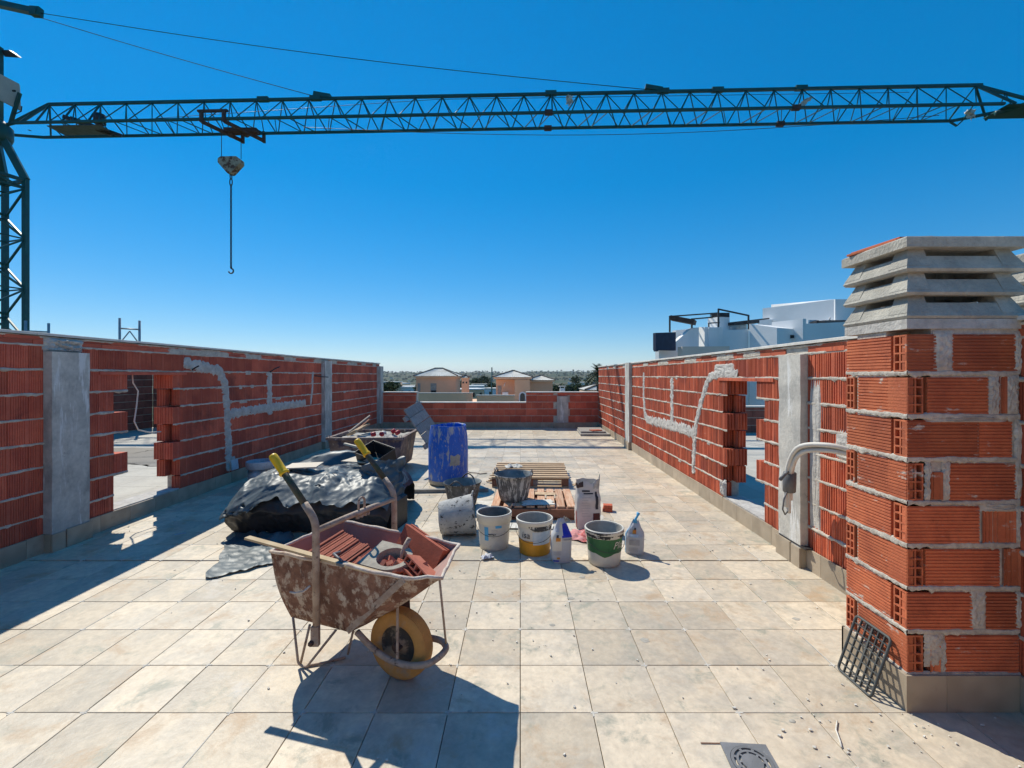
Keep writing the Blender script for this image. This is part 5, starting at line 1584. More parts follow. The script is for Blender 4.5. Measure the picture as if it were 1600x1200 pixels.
# ------------------------------------------------------------------ mortar crumbs and paper bits on the tiles
spots = [(1.21, 1.84), (1.235, 1.80), (1.10, 1.90), (1.13, 1.93), (.985, 2.06), (1.25, 1.93), (1.31, 1.74), (1.34, 1.83), (1.55, 1.98), (1.60, 1.93), (1.05, 1.72), (1.17, 1.75), (1.44, 1.78), (1.62, 2.02), (1.50, 1.72), (1.82, 1.90), (2.02, 1.96), (2.12, 2.0), (1.95, 1.75), (-.53, 1.78), (-.57, 1.79), (.40, 2.5)]
for i, (x, y) in enumerate(spots):
    s_ = rng.uniform(.003, .008)
    mb = MB(); vs = []
    for k in range(14):
        a, b2 = rng.uniform(0, 6.28), rng.uniform(.2, 1)
        vs.append((s_*math.cos(a)*rng.uniform(.7, 1.5), s_*math.sin(a)*rng.uniform(.6, 1.1), s_*b2*.9))
    me_ = bpy.data.meshes.new('mortar_crumb')
    import bmesh
    bm = bmesh.new()
    for v in vs: bm.verts.new(v)
    for v in list(vs)[:5]: bm.verts.new((v[0], v[1], 0))
    bmesh.ops.convex_hull(bm, input=bm.verts); bm.to_mesh(me_); bm.free()
    me_.materials.append(m_foam)
    tag(obj('mortar_crumb', me_, None, (x, y, .0015)), 'small pale mortar crumb lying on the foreground tiles', 'mortar crumb', 'mortar crumbs on the foreground tiles')
o = MB().tube([(1.40, 1.98, .004), (1.36, 1.93, .004), (1.335, 1.87, .004), (1.32, 1.84, .004)], .0035, 6).build('white_string', m_foam)
tag(o, 'short white string lying on the tiles beside the plastic grate', 'string')
o = MB().box(-.05, .05, -.0018, .0018, 0, .002).build('joint_cut_strip', m_woodr, None, (.80, 1.862, .002), (0, 0, R(-1)))  # stands in for the brown gap of a joint cut
tag(o, 'brown joint cut shown as a thin strip just behind the floor drain', 'strip')
o = MB().box(-.045, .045, -.011, .011, 0, .006).build('pale_tape', m_pailb, None, (-3.28, 4.32, .002), (0, 0, R(35))); tag(o, 'short pale piece of tape lying in the shade of the left wall', 'tape')
# cable hanging in the left gap, socket box at the wall foot, black cable ends
o = MB().tube([(-4.26, 4.92, 1.54), (-4.26, 4.93, 1.45), (-4.24, 4.97, 1.36), (-4.25, 4.96, 1.18), (-4.24, 4.92, 1.03), (-4.22, 4.95, .93), (-4.18, 5.05, .89), (-4.14, 5.16, .885)], .007, 6).build('hanging_cable', m_whitep)
tag(o, 'white cable hanging from the lintel in the left wall gap', 'cable')
o = MB().box(-.006, .006, -.075, .075, -.07, .07, bev=.003).build('socket_box', m_pailb, None, (-4.094, 6.42, .255), (0, R(-6), R(0))); tag(o, 'white square socket box cover at the foot of the left wall', 'socket box')
for (y, z, dy, dz, what) in ((7.35, 1.58, .10, .10, 'black cable end sticking up above the wide mortar stripe on the left wall'), (8.95, 1.53, .38, -.03, 'black cable end sticking out beside the narrow mortar stripe on the left wall'), (5.62, 1.60, -.05, .05, 'black cable end by the left gap lintel')):
    o = MB().tube([(-4.12, y, z), (-4.06, y+dy*.5, z+dz*.6), (-4.00, y+dy, z+dz)], .010, 6).build('cable_end', m_dark); tag(o, what, 'cable')
mb = MB(); mb.grid(lambda u, v: (-9.4+3.6*u+.35*noi(u*6, v*3, 5)+.25*noi(v*9, u*2), 7.6+1.9*v+.25*noi(u*5, v*5)+.12*noi(u*14, 3), .004), 30, 20)
tag(mb.build('dark_patch', M('dark_brown_sheet', (.045, .036, .03), (.075, .062, .05), scale=2, rough=.5, bump=.3)), 'dark brown patch on the left neighbouring floor seen through the gap', 'wet patch')  # irregular dark brown sheet just above the floor

# grit and cement splashes left by the work: a scatter nobody could count
gt, cs = MB(), MB()
r6 = random.Random(11)
cl = ((-2.0, 3.6, .7, .5), (-.3, 5.2, .8, .7), (.5, 4.4, .5, .5), (-1.3, 4.2, .5, .5), (-.6, 2.9, .8, .6), (1.6, 2.0, .5, .3), (1.9, 4.3, .3, 1.5), (-3.7, 5.2, .3, 1.5), (-1.3, 6.3, .7, .7), (.6, 7.4, 1.0, .7), (0.6, 2.6, 1.2, .8))
for k in range(460):
    c = r6.choice(cl); x, y = r6.gauss(c[0], c[2]*.6), r6.gauss(c[1], c[3]*.6)
    if not (-4.0 < x < 2.2): continue
    s_ = r6.uniform(.0015, .0055)*(1 if y < 3.5 else 1.5)
    gt.box(-s_, s_, -s_*.7, s_*.7, 0, s_, T(x, y, .0012+(.004 if y > 3.7 else 0), r6.uniform(0, 6), r6.uniform(-.3, .3), r6.uniform(-.3, .3)))
for k in range(150):
    c = r6.choice(cl); x, y = r6.gauss(c[0], c[2]), r6.gauss(c[1], c[3])
    if not (-3.9 < x < 2.1): continue
    s_ = r6.uniform(.006, .035)*r6.random(); n_ = 11
    z = .0016+(.004 if y > 3.7 else 0)
    vs = [(x, y, z+.0008)]+[(x+s_*(1+.6*noi(math.cos(q*.571)*1.5+k, math.sin(q*.571)*1.5))*math.cos(q*.571), y+s_*.8*(1+.6*noi(math.cos(q*.571)*1.5+k, 3))*math.sin(q*.571), z-.001) for q in range(n_)]
    cs.add(vs, [(0, 1+q, 1+(q+1) % n_) for q in range(n_)])
tag(gt.build('grit', m_foam, None, kind='stuff'), 'pale grit and tiny crumbs scattered over the terrace tiles', 'grit')
tag(cs.build('cement_splashes', m_mudd, None, kind='stuff'), 'dried cement splashes spotted over the terrace tiles', 'cement splashes')
# ------------------------------------------------------------------ tower crane
HB_ = 11.62; HT = 12.67
LA = Vector((-19.3, 17.85, 0)); RA = Vector((17.97, 16.62, 0))       # near bottom chord, both ends
jd = (RA-LA).normalized(); jn_ = Vector((-jd.y, jd.x, 0)); JW = 1.09
crane = thing('tower_crane', 'dark green lattice tower crane with its long jib across the sky', 'crane', (-21.0, 18.4, -7.5))
cb_ = Vector(crane.location)
def jp(s, w, z): return LA+jd*s+jn_*(w*JW)+Vector((0, 0, z)) - cb_
JL = (RA-LA).length
bc = .085
s_tip = JL+.9
mb = MB()
for w in (0, 1): mb.beam(jp(-.9, w, HB_), jp(-2.0, .5+(w-.5)*.5, HB_-.02), .088, .088); mb.beam(jp(-.9, w, HB_), jp(JL-(0 if w == 0 else .9), w, HB_), .088, .088)
mb.beam(jp(-.9, .5, HB_), jp(-.9, .5, HB_+.001), .1, .1)
jib = mb.build('jib_bottom_chords', m_crane, crane)
s0, s1 = -.05, 36.75
mb = MB(); mb.beam(jp(s0, .5, HT), jp(s1+.25, .5, HT), .10, .10); mb.build('jib_top_chord', m_crane, crane)
NP = 34; pit = (s1-s0)/NP
for k in range(NP+1):
    s_ = s0+k*pit
    mb = MB()
    for w in (0, 1):
        if k < NP: mb.beam(jp(s_, .5, HT-.04), jp(s_+pit/2-.06, w, HB_+.04), .034, .034)
        if k > 0: mb.beam(jp(s_, .5, HT-.04), jp(s_-pit/2+.06, w, HB_+.04), .034, .034)
    if k < NP:
        m0 = s_+pit/2
        mb.beam(jp(m0, .03, HB_), jp(m0+(pit/2 if k % 2 else -pit/2), .97, HB_), .030, .030)
        mb.beam(jp(m0, .97, HB_), jp(m0+(pit/2 if not k % 2 else -pit/2)*.98, .03, HB_), .026, .026)
    if k in (0, 1, 2, 19): mb.beam(jp(s_+.02, .5, HT), jp(s_+.02, 0, HB_), .05, .05)
    mb.build('jib_braces', m_crane, crane)
# sloping ends
mb = MB()
mb.beam(jp(s0, .5, HT), jp(-1.35, .35, HB_+.25), .10, .10)
for w in (0, 1): mb.beam(jp(s0, .5, HT), jp(-.6, w, HB_), .06, .06)
mb.beam(jp(-.75, .42, HB_+.62), jp(-.75, .0, HB_), .04, .04)
mb.build('jib_heel', m_crane, crane)
mb = MB()
mb.beam(jp(s1, .5, HT), jp(s_tip+.6, .3, HB_+.25), .09, .09); mb.beam(jp(JL-.9, 1, HB_), jp(s_tip+.6, .3, HB_+.15), .09, .09)
for w in (0, 1): mb.beam(jp(s1, .5, HT), jp(s1+.95, w, HB_), .07, .07)
mb.beam(jp(s1+1.0, .4, HT-.42), jp(s1+.75, 0, HB_), .03, .03); mb.beam(jp(s1+1.0, .4, HT-.42), jp(s1+.4, 0, HB_), .03, .03)
mb.build('jib_nose', m_crane, crane)
mb = MB(); mb.box(0, 1, 0, 1, 0, 1, Matrix(((jd.x*1.7, jn_.x*.95, 0, jp(s1+.7, .02, 0).x), (jd.y*1.7, jn_.y*.95, 0, jp(s1+.7, .02, 0).y), (0, 0, .03, HB_-.02-cb_.z), (0, 0, 0, 1)))); mb.build('nose_platform', m_crane, crane)
mb = MB(); mb.beam(jp(JL-1.0, .98, HB_-.06), jp(JL-.75, .98, HB_-.22), .06, .05); mb.beam(jp(JL-.75, .98, HB_-.22), jp(JL-.6, .9, HB_-.05), .05, .04); mb.tube([jp(JL+.1, .4, HB_-.1), jp(JL+1.1, .2, HB_+.12)], .09, 8); mb.build('nose_fittings', m_crane, crane)
mb = MB(); mb.box(0, 1, 0, 1, 0, 1, Matrix(((jd.x*2.2, jn_.x*.7, 0, jp(.2, .2, 0).x), (jd.y*2.2, jn_.y*.7, 0, jp(.2, .2, 0).y), (0, 0, .03, HB_-.03-cb_.z), (0, 0, 0, 1)))); mb.build('jib_walkway', M('walkway_mesh', (.16, .20, .22), rough=.8, bump=0), crane)
# hoist gear on the jib near the mast
mb = MB(); mb.tube([jp(2.35, .25, HB_+.05), jp(2.35, .25, HB_+.42)], .20, 10); mb.beam(jp(1.0, .1, HB_+.28), jp(2.3, .75, HB_-.08), .12, .14); mb.beam(jp(1.3, .1, HB_+.22), jp(2.7, .8, HB_-.12), .10, .12); mb.build('trolley_winch', m_dark, crane)
for s_, dz in ((8.9, .08), (11.05, .12), (20.5, .10), (24.9, .12), (27.0, .08), (30.2, .10)):
    mb = MB(); mb.box(-.22, .22, -.08, .08, -.14, .03, Matrix(((jd.x, jn_.x, 0, jp(s_, .5, 0).x), (jd.y, jn_.y, 0, jp(s_, .5, 0).y), (0, 0, 1, HT+.08-cb_.z), (0, 0, 0, 1)))); mb.build('chord_joint', m_crane, crane)
# sections joints on the lower chords
mb = MB()
for s_ in (20.4, 29.7):
    for w in (0, 1): mb.box(-.15, .15, -.08, .08, -.08, .08, Matrix(((jd.x, jn_.x, 0, jp(s_, w, 0).x), (jd.y, jn_.y, 0, jp(s_, w, 0).y), (0, 0, 1, HB_-cb_.z), (0, 0, 0, 1))))
mb.build('section_joints', m_trolley, crane)
# pendant bars and the apex head
apx = at(61, 20, 18.5)-cb_
mb = MB(); mb.beam(at(-30, 0, 18.6)-cb_, apx, .26, .22); mb.build('apex_head', m_crane, crane)
MB().beam(apx+Vector((-.3, 0, .05)), apx+Vector((.08, 0, .02)), .22, .34).build('apex_plate', m_crane, crane)
e2 = jp((at(1012, 138, 17.4)-LA).dot(jd), .5, HT+.10); e1_ = jp((at(492, 150, 18)-LA).dot(jd), .5, HT+.10)
for a_, b_, nm, dr_ in ((apx, e2, 'tie_rod', .25), (apx+Vector((0, 0, -.18)), e1_, 'tie_rod', .06)):
    pts = [a_.lerp(b_, t_/10)-Vector((0, 0, dr_*math.sin(math.pi*t_/10))) for t_ in range(11)]
    MB().tube(pts, .015, 6).build(nm, m_black, crane)
for e_ in (e2, e1_):
    mb = MB(); mb.beam(e_+jd*-.05+Vector((0, 0, .10)), e_+jd*.62+Vector((0, 0, -.03)), .16, .16); mb.build('tie_bracket', m_crane, crane)
# rope running through the jib and the slack cable below it
MB().tube([jp(2.5, .5, HB_+.30), jp(13, .5, HT-.25), jp(16, .5, HT-.12), jp(JL-3, .5, HT-.22)], .010, 5).build('hoist_rope', m_cable, crane)
pts = [jp(10.5+25*t_/20, .6, HB_-.02-.52*math.sin(math.pi*t_/20)) for t_ in range(21)]
MB().tube(pts, .012, 5).build('slack_cable', m_cable, crane)
for (s_, z_, w_) in ((21.1, HT-.10, 0), (30.4, HT-.35, .2), (36.4, HB_+.1, .1)):
    mb = MB(); 
    mb.grid(lambda u, v: tuple(jp(s_+.25*u+.1*noi(v*5, u*3, s_)-.35*v*(w_ > .15), .45+.15*noi(u*4, v*4), z_-.62*v*(.6+.4*noi(u*3, 2)))), 6, 8); mb.build('torn_rag', m_foam, crane)
# mast
c1, c2 = Vector((-20.1, 18.2, 0)), Vector((-21.39, 18.6, 0))
sv = c2-c1; pv = Vector((-sv.y, sv.x, 0)); 
if pv.y > 0: pv = -pv
corners = [c1, c2, c2+pv, c1+pv]
MT = 9.5
mb = MB()
for c in corners: mb.beam(c+Vector((0, 0, -7.5))-cb_, c+Vector((0, 0, MT))-cb_, .16, .16)
mb.build('mast_legs', m_crane, crane)
z = -7.2; k = 0
while z < MT-.1:
    mb = MB(); z2 = min(z+1.02, MT)
    for i in range(4):
        a_, b_ = corners[i], corners[(i+1) % 4]
        if (k+i) % 2: a_, b_ = b_, a_
        mb.beam(a_+Vector((0, 0, z))-cb_, b_+Vector((0, 0, z2))-cb_, .065, .065)
        if k % 2 == 0: mb.beam(a_+Vector((0, 0, z))-cb_, b_+Vector((0, 0, z))-cb_, .05, .05)
    mb.build('mast_braces', m_crane, crane); z = z2; k += 1
ctr = sum(corners, Vector())/4
mb = MB()
for i in range(4):
    mb.beam(corners[i]+Vector((0, 0, MT))-cb_, ctr.lerp(corners[i], .34)+Vector((0, 0, 11.0))-cb_, .22, .24)
    mb.beam(corners[i]+Vector((0, 0, MT-.05))-cb_, corners[(i+1) % 4]+Vector((0, 0, MT-.05))-cb_, .12, .12)
mb.build('mast_head', m_crane, crane)
mb = MB(); mb.lathe([(.0, 10.9), (.55, 10.9), (.62, 11.1), (.62, 11.5), (.4, 11.75), (.0, 11.75)], 20, T(ctr.x-cb_.x-.15, ctr.y-cb_.y+.1, -cb_.z)); mb.build('slewing_ring', m_crane, crane)
mb = MB(); mb.beam(ctr+Vector((.15, 0, 11.6))-cb_, ctr+Vector((.15, 0, 14.6))-cb_, .30, .30); mb.beam(ctr+Vector((.5, .2, 11.6))-cb_, ctr+Vector((1.0, .1, 12.8))-cb_, .10, .10); mb.build('upper_mast', m_crane, crane)
p0, p1 = at(-18, 106, 17.2), at(30, 131, 18.0)
mb = MB(); q0, q1 = p0-cb_, p1-cb_
mb.add([q0, q1, q1+Vector((.02, .05, -1.02)), q0+Vector((0, .05, -1.02)), q0+Vector((-.02, .12, 0)), q1+Vector((-.10, .12, 0)), q1+Vector((-.08, .14, -1.02)), q0+Vector((-.02, .14, -1.02))],
       [(3, 2, 1, 0), (4, 5, 6, 7), (0, 1, 5, 4), (1, 2, 6, 5), (2, 3, 7, 6), (3, 0, 4, 7)]); mb.build('electric_cabinet', m_cabin, crane)
mb = MB(); c = at(22, 142, 17.6)-cb_; mb.box(c.x-.06, c.x+.05, c.y-.02, c.y+.02, c.z-.03, c.z+.03); mb.build('cabinet_latch', m_black, crane)
mb = MB(); f0 = at(2, 78, 17.8)-cb_
mb.add([f0, f0+Vector((.30, 0, .0)), f0+Vector((.60, .1, -.24)), f0+Vector((.02, .1, -.20)), f0+Vector((0, .15, .05)), f0+Vector((.30, .15, .05)), f0+Vector((.60, .2, -.18)), f0+Vector((.02, .2, -.14))],
       [(3, 2, 1, 0), (4, 5, 6, 7), (0, 1, 5, 4), (1, 2, 6, 5), (2, 3, 7, 6), (3, 0, 4, 7)]); mb.build('floodlight', m_dark, crane)
MB().tube([at(20, 172, 17.9)-cb_, at(24, 178, 17.9)-cb_, at(33, 174, 17.9)-cb_, at(34, 166, 17.9)-cb_], .02, 6).build('cable_loop', m_dark, crane)
# trolley
ts = (at(362, 200, 18.2)-LA).dot(jd)
mb = MB()
for ds in (-.75, .15):
    mb.beam(jp(ts+ds, -.06, HB_+.30), jp(ts+ds, -.06, HB_-.15), .12, .10); mb.beam(jp(ts+ds, -.04, HB_-.12), jp(ts+ds+.85, .98, HB_-.30), .10, .12); mb.beam(jp(ts+ds+.85, 1.05, HB_+.10), jp(ts+ds+.85, 1.05, HB_-.36), .10, .10)
mb.beam(jp(ts-.9, -.06, HB_+.28), jp(ts+.3, -.06, HB_+.28), .10, .08); mb.beam(jp(ts-.3, .6, HB_-.12), jp(ts+1.0, .7, HB_-.10), .30, .16)
for ds in (-.1, .55): mb.tube([jp(ts+ds, .55, HB_-.22), jp(ts+ds, .68, HB_-.22)], .14, 10)
mb.build('trolley', m_trolley, crane)
# hook block and chain hanging from it
hx = at(361, 250, 18.3)
hk = thing('hook_block', 'weathered cream hook block hanging on ropes under the crane jib with its long chain', 'hook block', (hx.x, hx.y, 9.75))
mm = Matrix(((jd.x, 0, jn_.x, 0), (jd.y, 0, jn_.y, 0), (0, 1, 0, 0), (0, 0, 0, 1)))
MB().prism([(0.0, 0), (.07, .0), (.46, .40), (.46, .56), (.30, .68), (-.34, .68), (-.46, .60), (-.46, .44), (-.07, 0)], -.14, .14, mm).build('hook_housing', m_hookblk, hk)
for dx in (-.40, .42):
    MB().tube([jd*dx+Vector((0, 0, .62)), jd*dx+Vector((0, 0, HB_-.1-9.75))], .014, 5).build('rope', m_cable, hk)
z = 0.0; k = 0
while z > -3.75:
    L = .20 if k in (0,) else (.30 if k == 1 else .13)
    w2 = .055 if k < 2 else .030
    axis = jd if k % 2 else jn_
    pts = [axis*(w2*math.cos(a*PI/5))+Vector((0, 0, z-L/2+(L/2)*math.sin(a*PI/5))) for a in range(10)]
    MB().tube(pts, .022 if k < 2 else .017, 5, closed=True).build('chain_link', m_dark, hk)
    z -= L*.82; k += 1
MB().tube([Vector((0, 0, z+.05)), Vector((0, 0, z-.02))]+[jd*(.10*math.sin(a*.5))+Vector((0, 0, z-.12+.10*math.cos(a*.5))) for a in range(0, 10)], .03, 6).build('hook', m_dark, hk)

# ------------------------------------------------------------------ scaffold frames beyond the left wall
m_galv = M('galvanised_tube', (.42, .42, .43), (.32, .32, .33), scale=9, rough=.5, metallic=.3, bump=0)
def scaffold(label, px0, px1, py, D, diag):
    a, b = at(px0, py, D), at(px1, py+4, D+.3)
    t = thing('scaffold_frame', label, 'scaffold', (a.x, a.y, 0))
    base = Vector((a.x, a.y, 0))
    for p in (a, b): MB().tube([Vector((p.x, p.y, .0))-base, p-base], .03, 8).build('post', m_galv, t)
    h_ = min(a.z, b.z)-.25
    A_, B2 = Vector((a.x, a.y, h_)), Vector((b.x, b.y, h_))
    MB().tube([A_-base, B2-base], .022, 6).build('rail', m_galv, t)
    m_ = A_.lerp(B2, .5)-Vector((0, 0, .06))
    MB().tube([Vector((A_.x, A_.y, h_-.42))-base, m_-base], .016, 6).build('brace', m_galv, t); MB().tube([Vector((B2.x, B2.y, h_-.42))-base, m_-base], .016, 6).build('brace', m_galv, t)
scaffold('grey scaffold frame standing clear above the left wall, away from the crane mast', 187, 218, 497, 12.4, 1)
scaffold('grey scaffold frame above the left wall close beside the crane mast', 40, 76, 501, 12.4, 1)

# ------------------------------------------------------------------ land beyond: one sheet to the horizon, hills at the end
m_land = bpy.data.materials.new('dry_countryside'); m_land.use_nodes = True
n_, l_ = m_land.node_tree.nodes, m_land.node_tree.links
b_ = n_['Principled BSDF']; b_.inputs['Roughness'].default_value = 1.0; b_.inputs['Specular IOR Level'].default_value = 0.1
tc = n_.new('ShaderNodeTexCoord')
def nz_(sc):
    t_ = n_.new('ShaderNodeTexNoise'); t_.inputs['Scale'].default_value = sc; t_.inputs['Detail'].default_value = 8; l_.new(tc.outputs['Object'], t_.inputs['Vector']); return t_.outputs['Fac']
def rmp(f, cols):
    r_ = n_.new('ShaderNodeValToRGB'); r_.color_ramp.elements[0].position = cols[0][0]; r_.color_ramp.elements[0].color = (*cols[0][1], 1)
    r_.color_ramp.elements[1].position = cols[-1][0]; r_.color_ramp.elements[1].color = (*cols[-1][1], 1)
    for p, c in cols[1:-1]:
        e_ = r_.color_ramp.elements.new(p); e_.color = (*c, 1)
    l_.new(f, r_.inputs[0]); return r_.outputs[0]
cA = rmp(nz_(.006), [(.35, (.035, .055, .025)), (.48, (.06, .085, .035)), (.58, (.13, .115, .065)), (.70, (.045, .062, .03))])
cB = rmp(nz_(.05), [(.3, (.55, .55, .55)), (.7, (1, 1, 1))])
mx = n_.new('ShaderNodeMix'); mx.data_type = 'RGBA'; mx.blend_type = 'MULTIPLY'; mx.inputs[0].default_value = .8
l_.new(cA, mx.inputs[6]); l_.new(cB, mx.inputs[7]); l_.new(mx.outputs[2], b_.inputs['Base Color'])
def land_h(x, y):
    r_ = math.hypot(x, y)
    z = -7.6
    if r_ > 60: z -= 22*min(1, (r_-60)/500)
    if r_ > 900:
        k = min(1, (r_-900)/2400); k = k*k*(3-2*k)
        az_ = math.atan2(x, y)
        z += k*(54+13*noi(az_*5+1.7, 3)+9*noi(az_*17, 5)+8*noi(x/420, y/420)+10*math.sin(az_*2.2+.4))
    return z
mb = MB()
rad = [0.5]
while rad[-1] < 7000: rad.append(rad[-1]*1.13+2)
NA = 240
vs = []
for r_ in rad:
    for k in range(NA):
        a = 2*PI*k/NA; x, y = r_*math.sin(a), r_*math.cos(a); vs.append((x, y, land_h(x, y)+(0 if r_ < 400 else .6*noi(x/30, y/30))))
fs = [(j*NA+k, j*NA+(k+1) % NA, (j+1)*NA+(k+1) % NA, (j+1)*NA+k) for j in range(len(rad)-1) for k in range(NA)]
mb.smooth = True; mb.add(vs, fs); mb.build('ground', m_land, None, kind='structure')
# our own building below the terrace
mb = MB(); mb.box(-11.2, 9.6, -4.2, 13.45, -7.7, -.352); tag(mb.build('apartment_block', m_white), 'white building body under the roof terrace', 'building')

# far trees and town, a mass nobody could count
m_leaf = M('far_foliage', (.035, .055, .022), (.06, .08, .03), scale=.05, rough=1, bump=0, rnd=.3, spec=.1)
m_town = M('far_white_houses', (.60, .57, .52), (.48, .40, .32), scale=.01, rough=.9, bump=0, rnd=.12)
tm = MB(); hm = MB(); rt = random.Random(3)
def ico(mb_, c, r_, q=1.0):
    vs = []
    for (x, y, z) in ((0, 0, 1), (.89, 0, .45), (.28, .85, .45), (-.72, .53, .45), (-.72, -.53, .45), (.28, -.85, .45), (.72, .53, -.3), (-.28, .85, -.3), (-.89, 0, -.3), (-.28, -.85, -.3), (.72, -.53, -.3)):
        k = r_*(.75+.5*rt.random()); vs.append((c[0]+x*k, c[1]+y*k, c[2]+z*k*q))
    mb_.add(vs, [(0, 1, 2), (0, 2, 3), (0, 3, 4), (0, 4, 5), (0, 5, 1), (1, 6, 2), (2, 7, 3), (3, 8, 4), (4, 9, 5), (5, 10, 1), (6, 7, 2), (7, 8, 3), (8, 9, 4), (9, 10, 5), (10, 6, 1)])
for k in range(6500):
    a = rt.uniform(-.62, .62)
    r_ = 110*math.exp(rt.random()*3.45)
    x, y = r_*math.sin(a), r_*math.cos(a)
    dens = noi(x/160+3, y/160)+.25
    if r_ < 2000 and dens < rt.uniform(-.2, .45): continue
    s_ = rt.uniform(1.6, 3.8)*(1 if r_ < 1500 else 1.9)
    ico(tm, (x, y, land_h(x, y)+s_*.6), s_, .9)
for k in range(420):
    a = rt.uniform(-.62, .62)
    r_ = 140*math.exp(rt.random()*3.2)
    x, y = r_*math.sin(a), r_*math.cos(a)
    if noi(x/220+9, y/220) < .05 and r_ < 1500: continue
    w_, d_, h_ = rt.uniform(6, 15), rt.uniform(6, 10), rt.uniform(3, 7.5)
    ang = rt.choice((.2, .9, 1.3))
    hm.box(-w_/2, w_/2, -d_/2, d_/2, -3, h_, T(x, y, land_h(x, y), ang))
tm.build('far_trees', m_leaf, None, kind='stuff'); hm.build('far_town', m_town, None, kind='stuff')

# ------------------------------------------------------------------ ochre houses beyond the back wall
m_ochre = M('ochre_render', (.78, .46, .29), (.72, .42, .265), scale=.6, rough=.9, bump=.05, fine=.03)
m_ochre2 = M('cream_render', (.84, .52, .32), (.78, .48, .295), scale=.6, rough=.9, bump=.05, fine=.03)
m_roof = M('pale_roof_tiles', (.66, .64, .58), (.54, .51, .45), scale=1.5, rough=.9, rnd=.06, bump=.2)
m_ridge = M('dark_ridge_tiles', (.12, .10, .085), rough=.9)
m_shut = M('grey_shutter', (.36, .34, .31), rough=.7, bump=0)
m_glass = M('dark_window_glass', (.03, .035, .04), rough=.1, bump=0, fine=0)
def hip_roof(t, x0, x1, y0, y1, z0, zr, over=.35):
    x0 -= over; x1 += over; y0 -= over; y1 += over
    w, d = x1-x0, y1-y0
    ins = min(w, d)/2
    r0, r1 = Vector((x0+ins*.95, (y0+y1)/2, zr)), Vector((x1-ins*.95, (y0+y1)/2, zr))
    if r1.x < r0.x: r0 = r1 = Vector(((x0+x1)/2, (y0+y1)/2, zr))
    c = [Vector((x0, y0, z0)), Vector((x1, y0, z0)), Vector((x1, y1, z0)), Vector((x0, y1, z0))]
    faces = ((c[0], c[1], r1, r0), (c[1], c[2], r1, r1), (c[2], c[3], r0, r1), (c[3], c[0], r0, r0))
    for q in faces:
        mb = MB(); n1, n2 = 18, 6
        def f(u, v, q=q):
            a = q[0].lerp(q[1], u); b = (q[3].lerp(q[2], u))
            p = a.lerp(b, v)
            return (p.x, p.y, p.z+.05*abs(math.sin(u*18*PI/2*2))*(1-v*.3)+.02)
        mb.grid(f, 72, n2, smooth=False); mb.build('roof_slope', m_roof, t)
    mb = MB(); mb.beam(r0+Vector((-.1, 0, .08)), r1+Vector((.1, 0, .08)), .22, .16)
    for a, b in ((c[0], r0), (c[3], r0), (c[1], r1), (c[2], r1)): mb.beam(a+Vector((0, 0, .08)), b+Vector((0, 0, .08)), .2, .14)
    mb.build('ridge_tiles', m_ridge, t)
    MB().box(x0+.08, x1-.08, y0+.08, y1-.08, z0-.22, z0-.002).build('eaves', m_ochre2, t)
def X(px, D): return (px-813)/700*D
def Z(py, D): return CAM_H+(587-py)/700*D
D = 68
t = thing('ochre_house', 'ochre house with a pale hipped roof and grey shutter, left of the dark pole', 'house', (X(681, D), D, -7))
b0 = Vector(t.location)
x0, x1 = X(650, D)-b0.x, X(712, D)-b0.x
MB().box(x0, x1, 0, 5.2, 0, Z(590, D)+7).build('wall', m_ochre, t)
hip_roof(t, x0, x1, 0, 5.2, Z(590, D)+7.22, Z(577, D)+7.15)
w = MB(); w.box(X(673, D)-b0.x, X(682, D)-b0.x, -.06, -.002, Z(616, D)+7, Z(599, D)+7); w = w.build('shutter_door', m_shut, t)
MB().box(X(673.5, D)-b0.x, X(681.5, D)-b0.x, -.09, -.062, Z(614, D)+7, Z(610, D)+7).build('door_opening', m_black, w)
MB().box(X(653, D)-b0.x, X(657, D)-b0.x, -.06, -.002, Z(612, D)+7, Z(599, D)+7).build('window', m_shut, t)
tw = thing('chimney_turret', 'small ochre chimney turret with a tiled cap between the two ochre houses', 'chimney', (X(726.5, 60), 60, -7))
MB().box(-.46, .46, 0, .9, 0, Z(593, 60)+7).build('shaft', m_ochre, tw)
hip_roof(tw, -.46, .46, 0, .9, Z(593, 60)+7.23, Z(590.5, 60)+7.3, .12)
for k in (-.22, .22): MB().box(k-.10, k+.10, -.02, -.002, Z(599, 60)+7, Z(596.5, 60)+7).build('vent', m_black, tw)
D2 = 58
t = thing('ochre_house', 'ochre house with two hipped roofs and an arched window right of the pole', 'house', (X(803, D2), D2, -7))
b0 = Vector(t.location)
MB().box(X(774.5, D2)-b0.x, X(804, D2)-b0.x, .9, 5.4, 0, Z(593, D2)+7).build('wall', m_ochre, t)
MB().box(X(804, D2)-b0.x, X(828, D2)-b0.x, 0, 5.4, 0, Z(593, D2)+7).build('wall', m_ochre2, t)
hip_roof(t, X(774.5, D2)-b0.x, X(828, D2)-b0.x, .2, 5.4, Z(592.5, D2)+7.24, Z(582, D2)+7.2)
MB().box(X(828.3, D2)-b0.x, X(866, D2)-b0.x, 3.0, 7.5, 0, Z(597.5, D2)+7).build('wall', m_ochre, t)
hip_roof(t, X(829, D2)-b0.x, X(866, D2)-b0.x, 3.0, 7.5, Z(597.5, D2)+7.24, Z(588.5, D2)+7.1)
MB().box(X(777, D2)-b0.x, X(783, D2)-b0.x, .83, .898, Z(617, D2)+7, Z(603, D2)+7).build('door', m_shut, t)
ar = MB(); cx_ = X(816.5, D2)-b0.x
pts = [(-.48, 0), (.48, 0), (.48, 1.0)]+[(.48*math.cos(k*PI/8), 1.0+.48*math.sin(k*PI/8)) for k in range(1, 8)]+[(-.48, 1.0)]
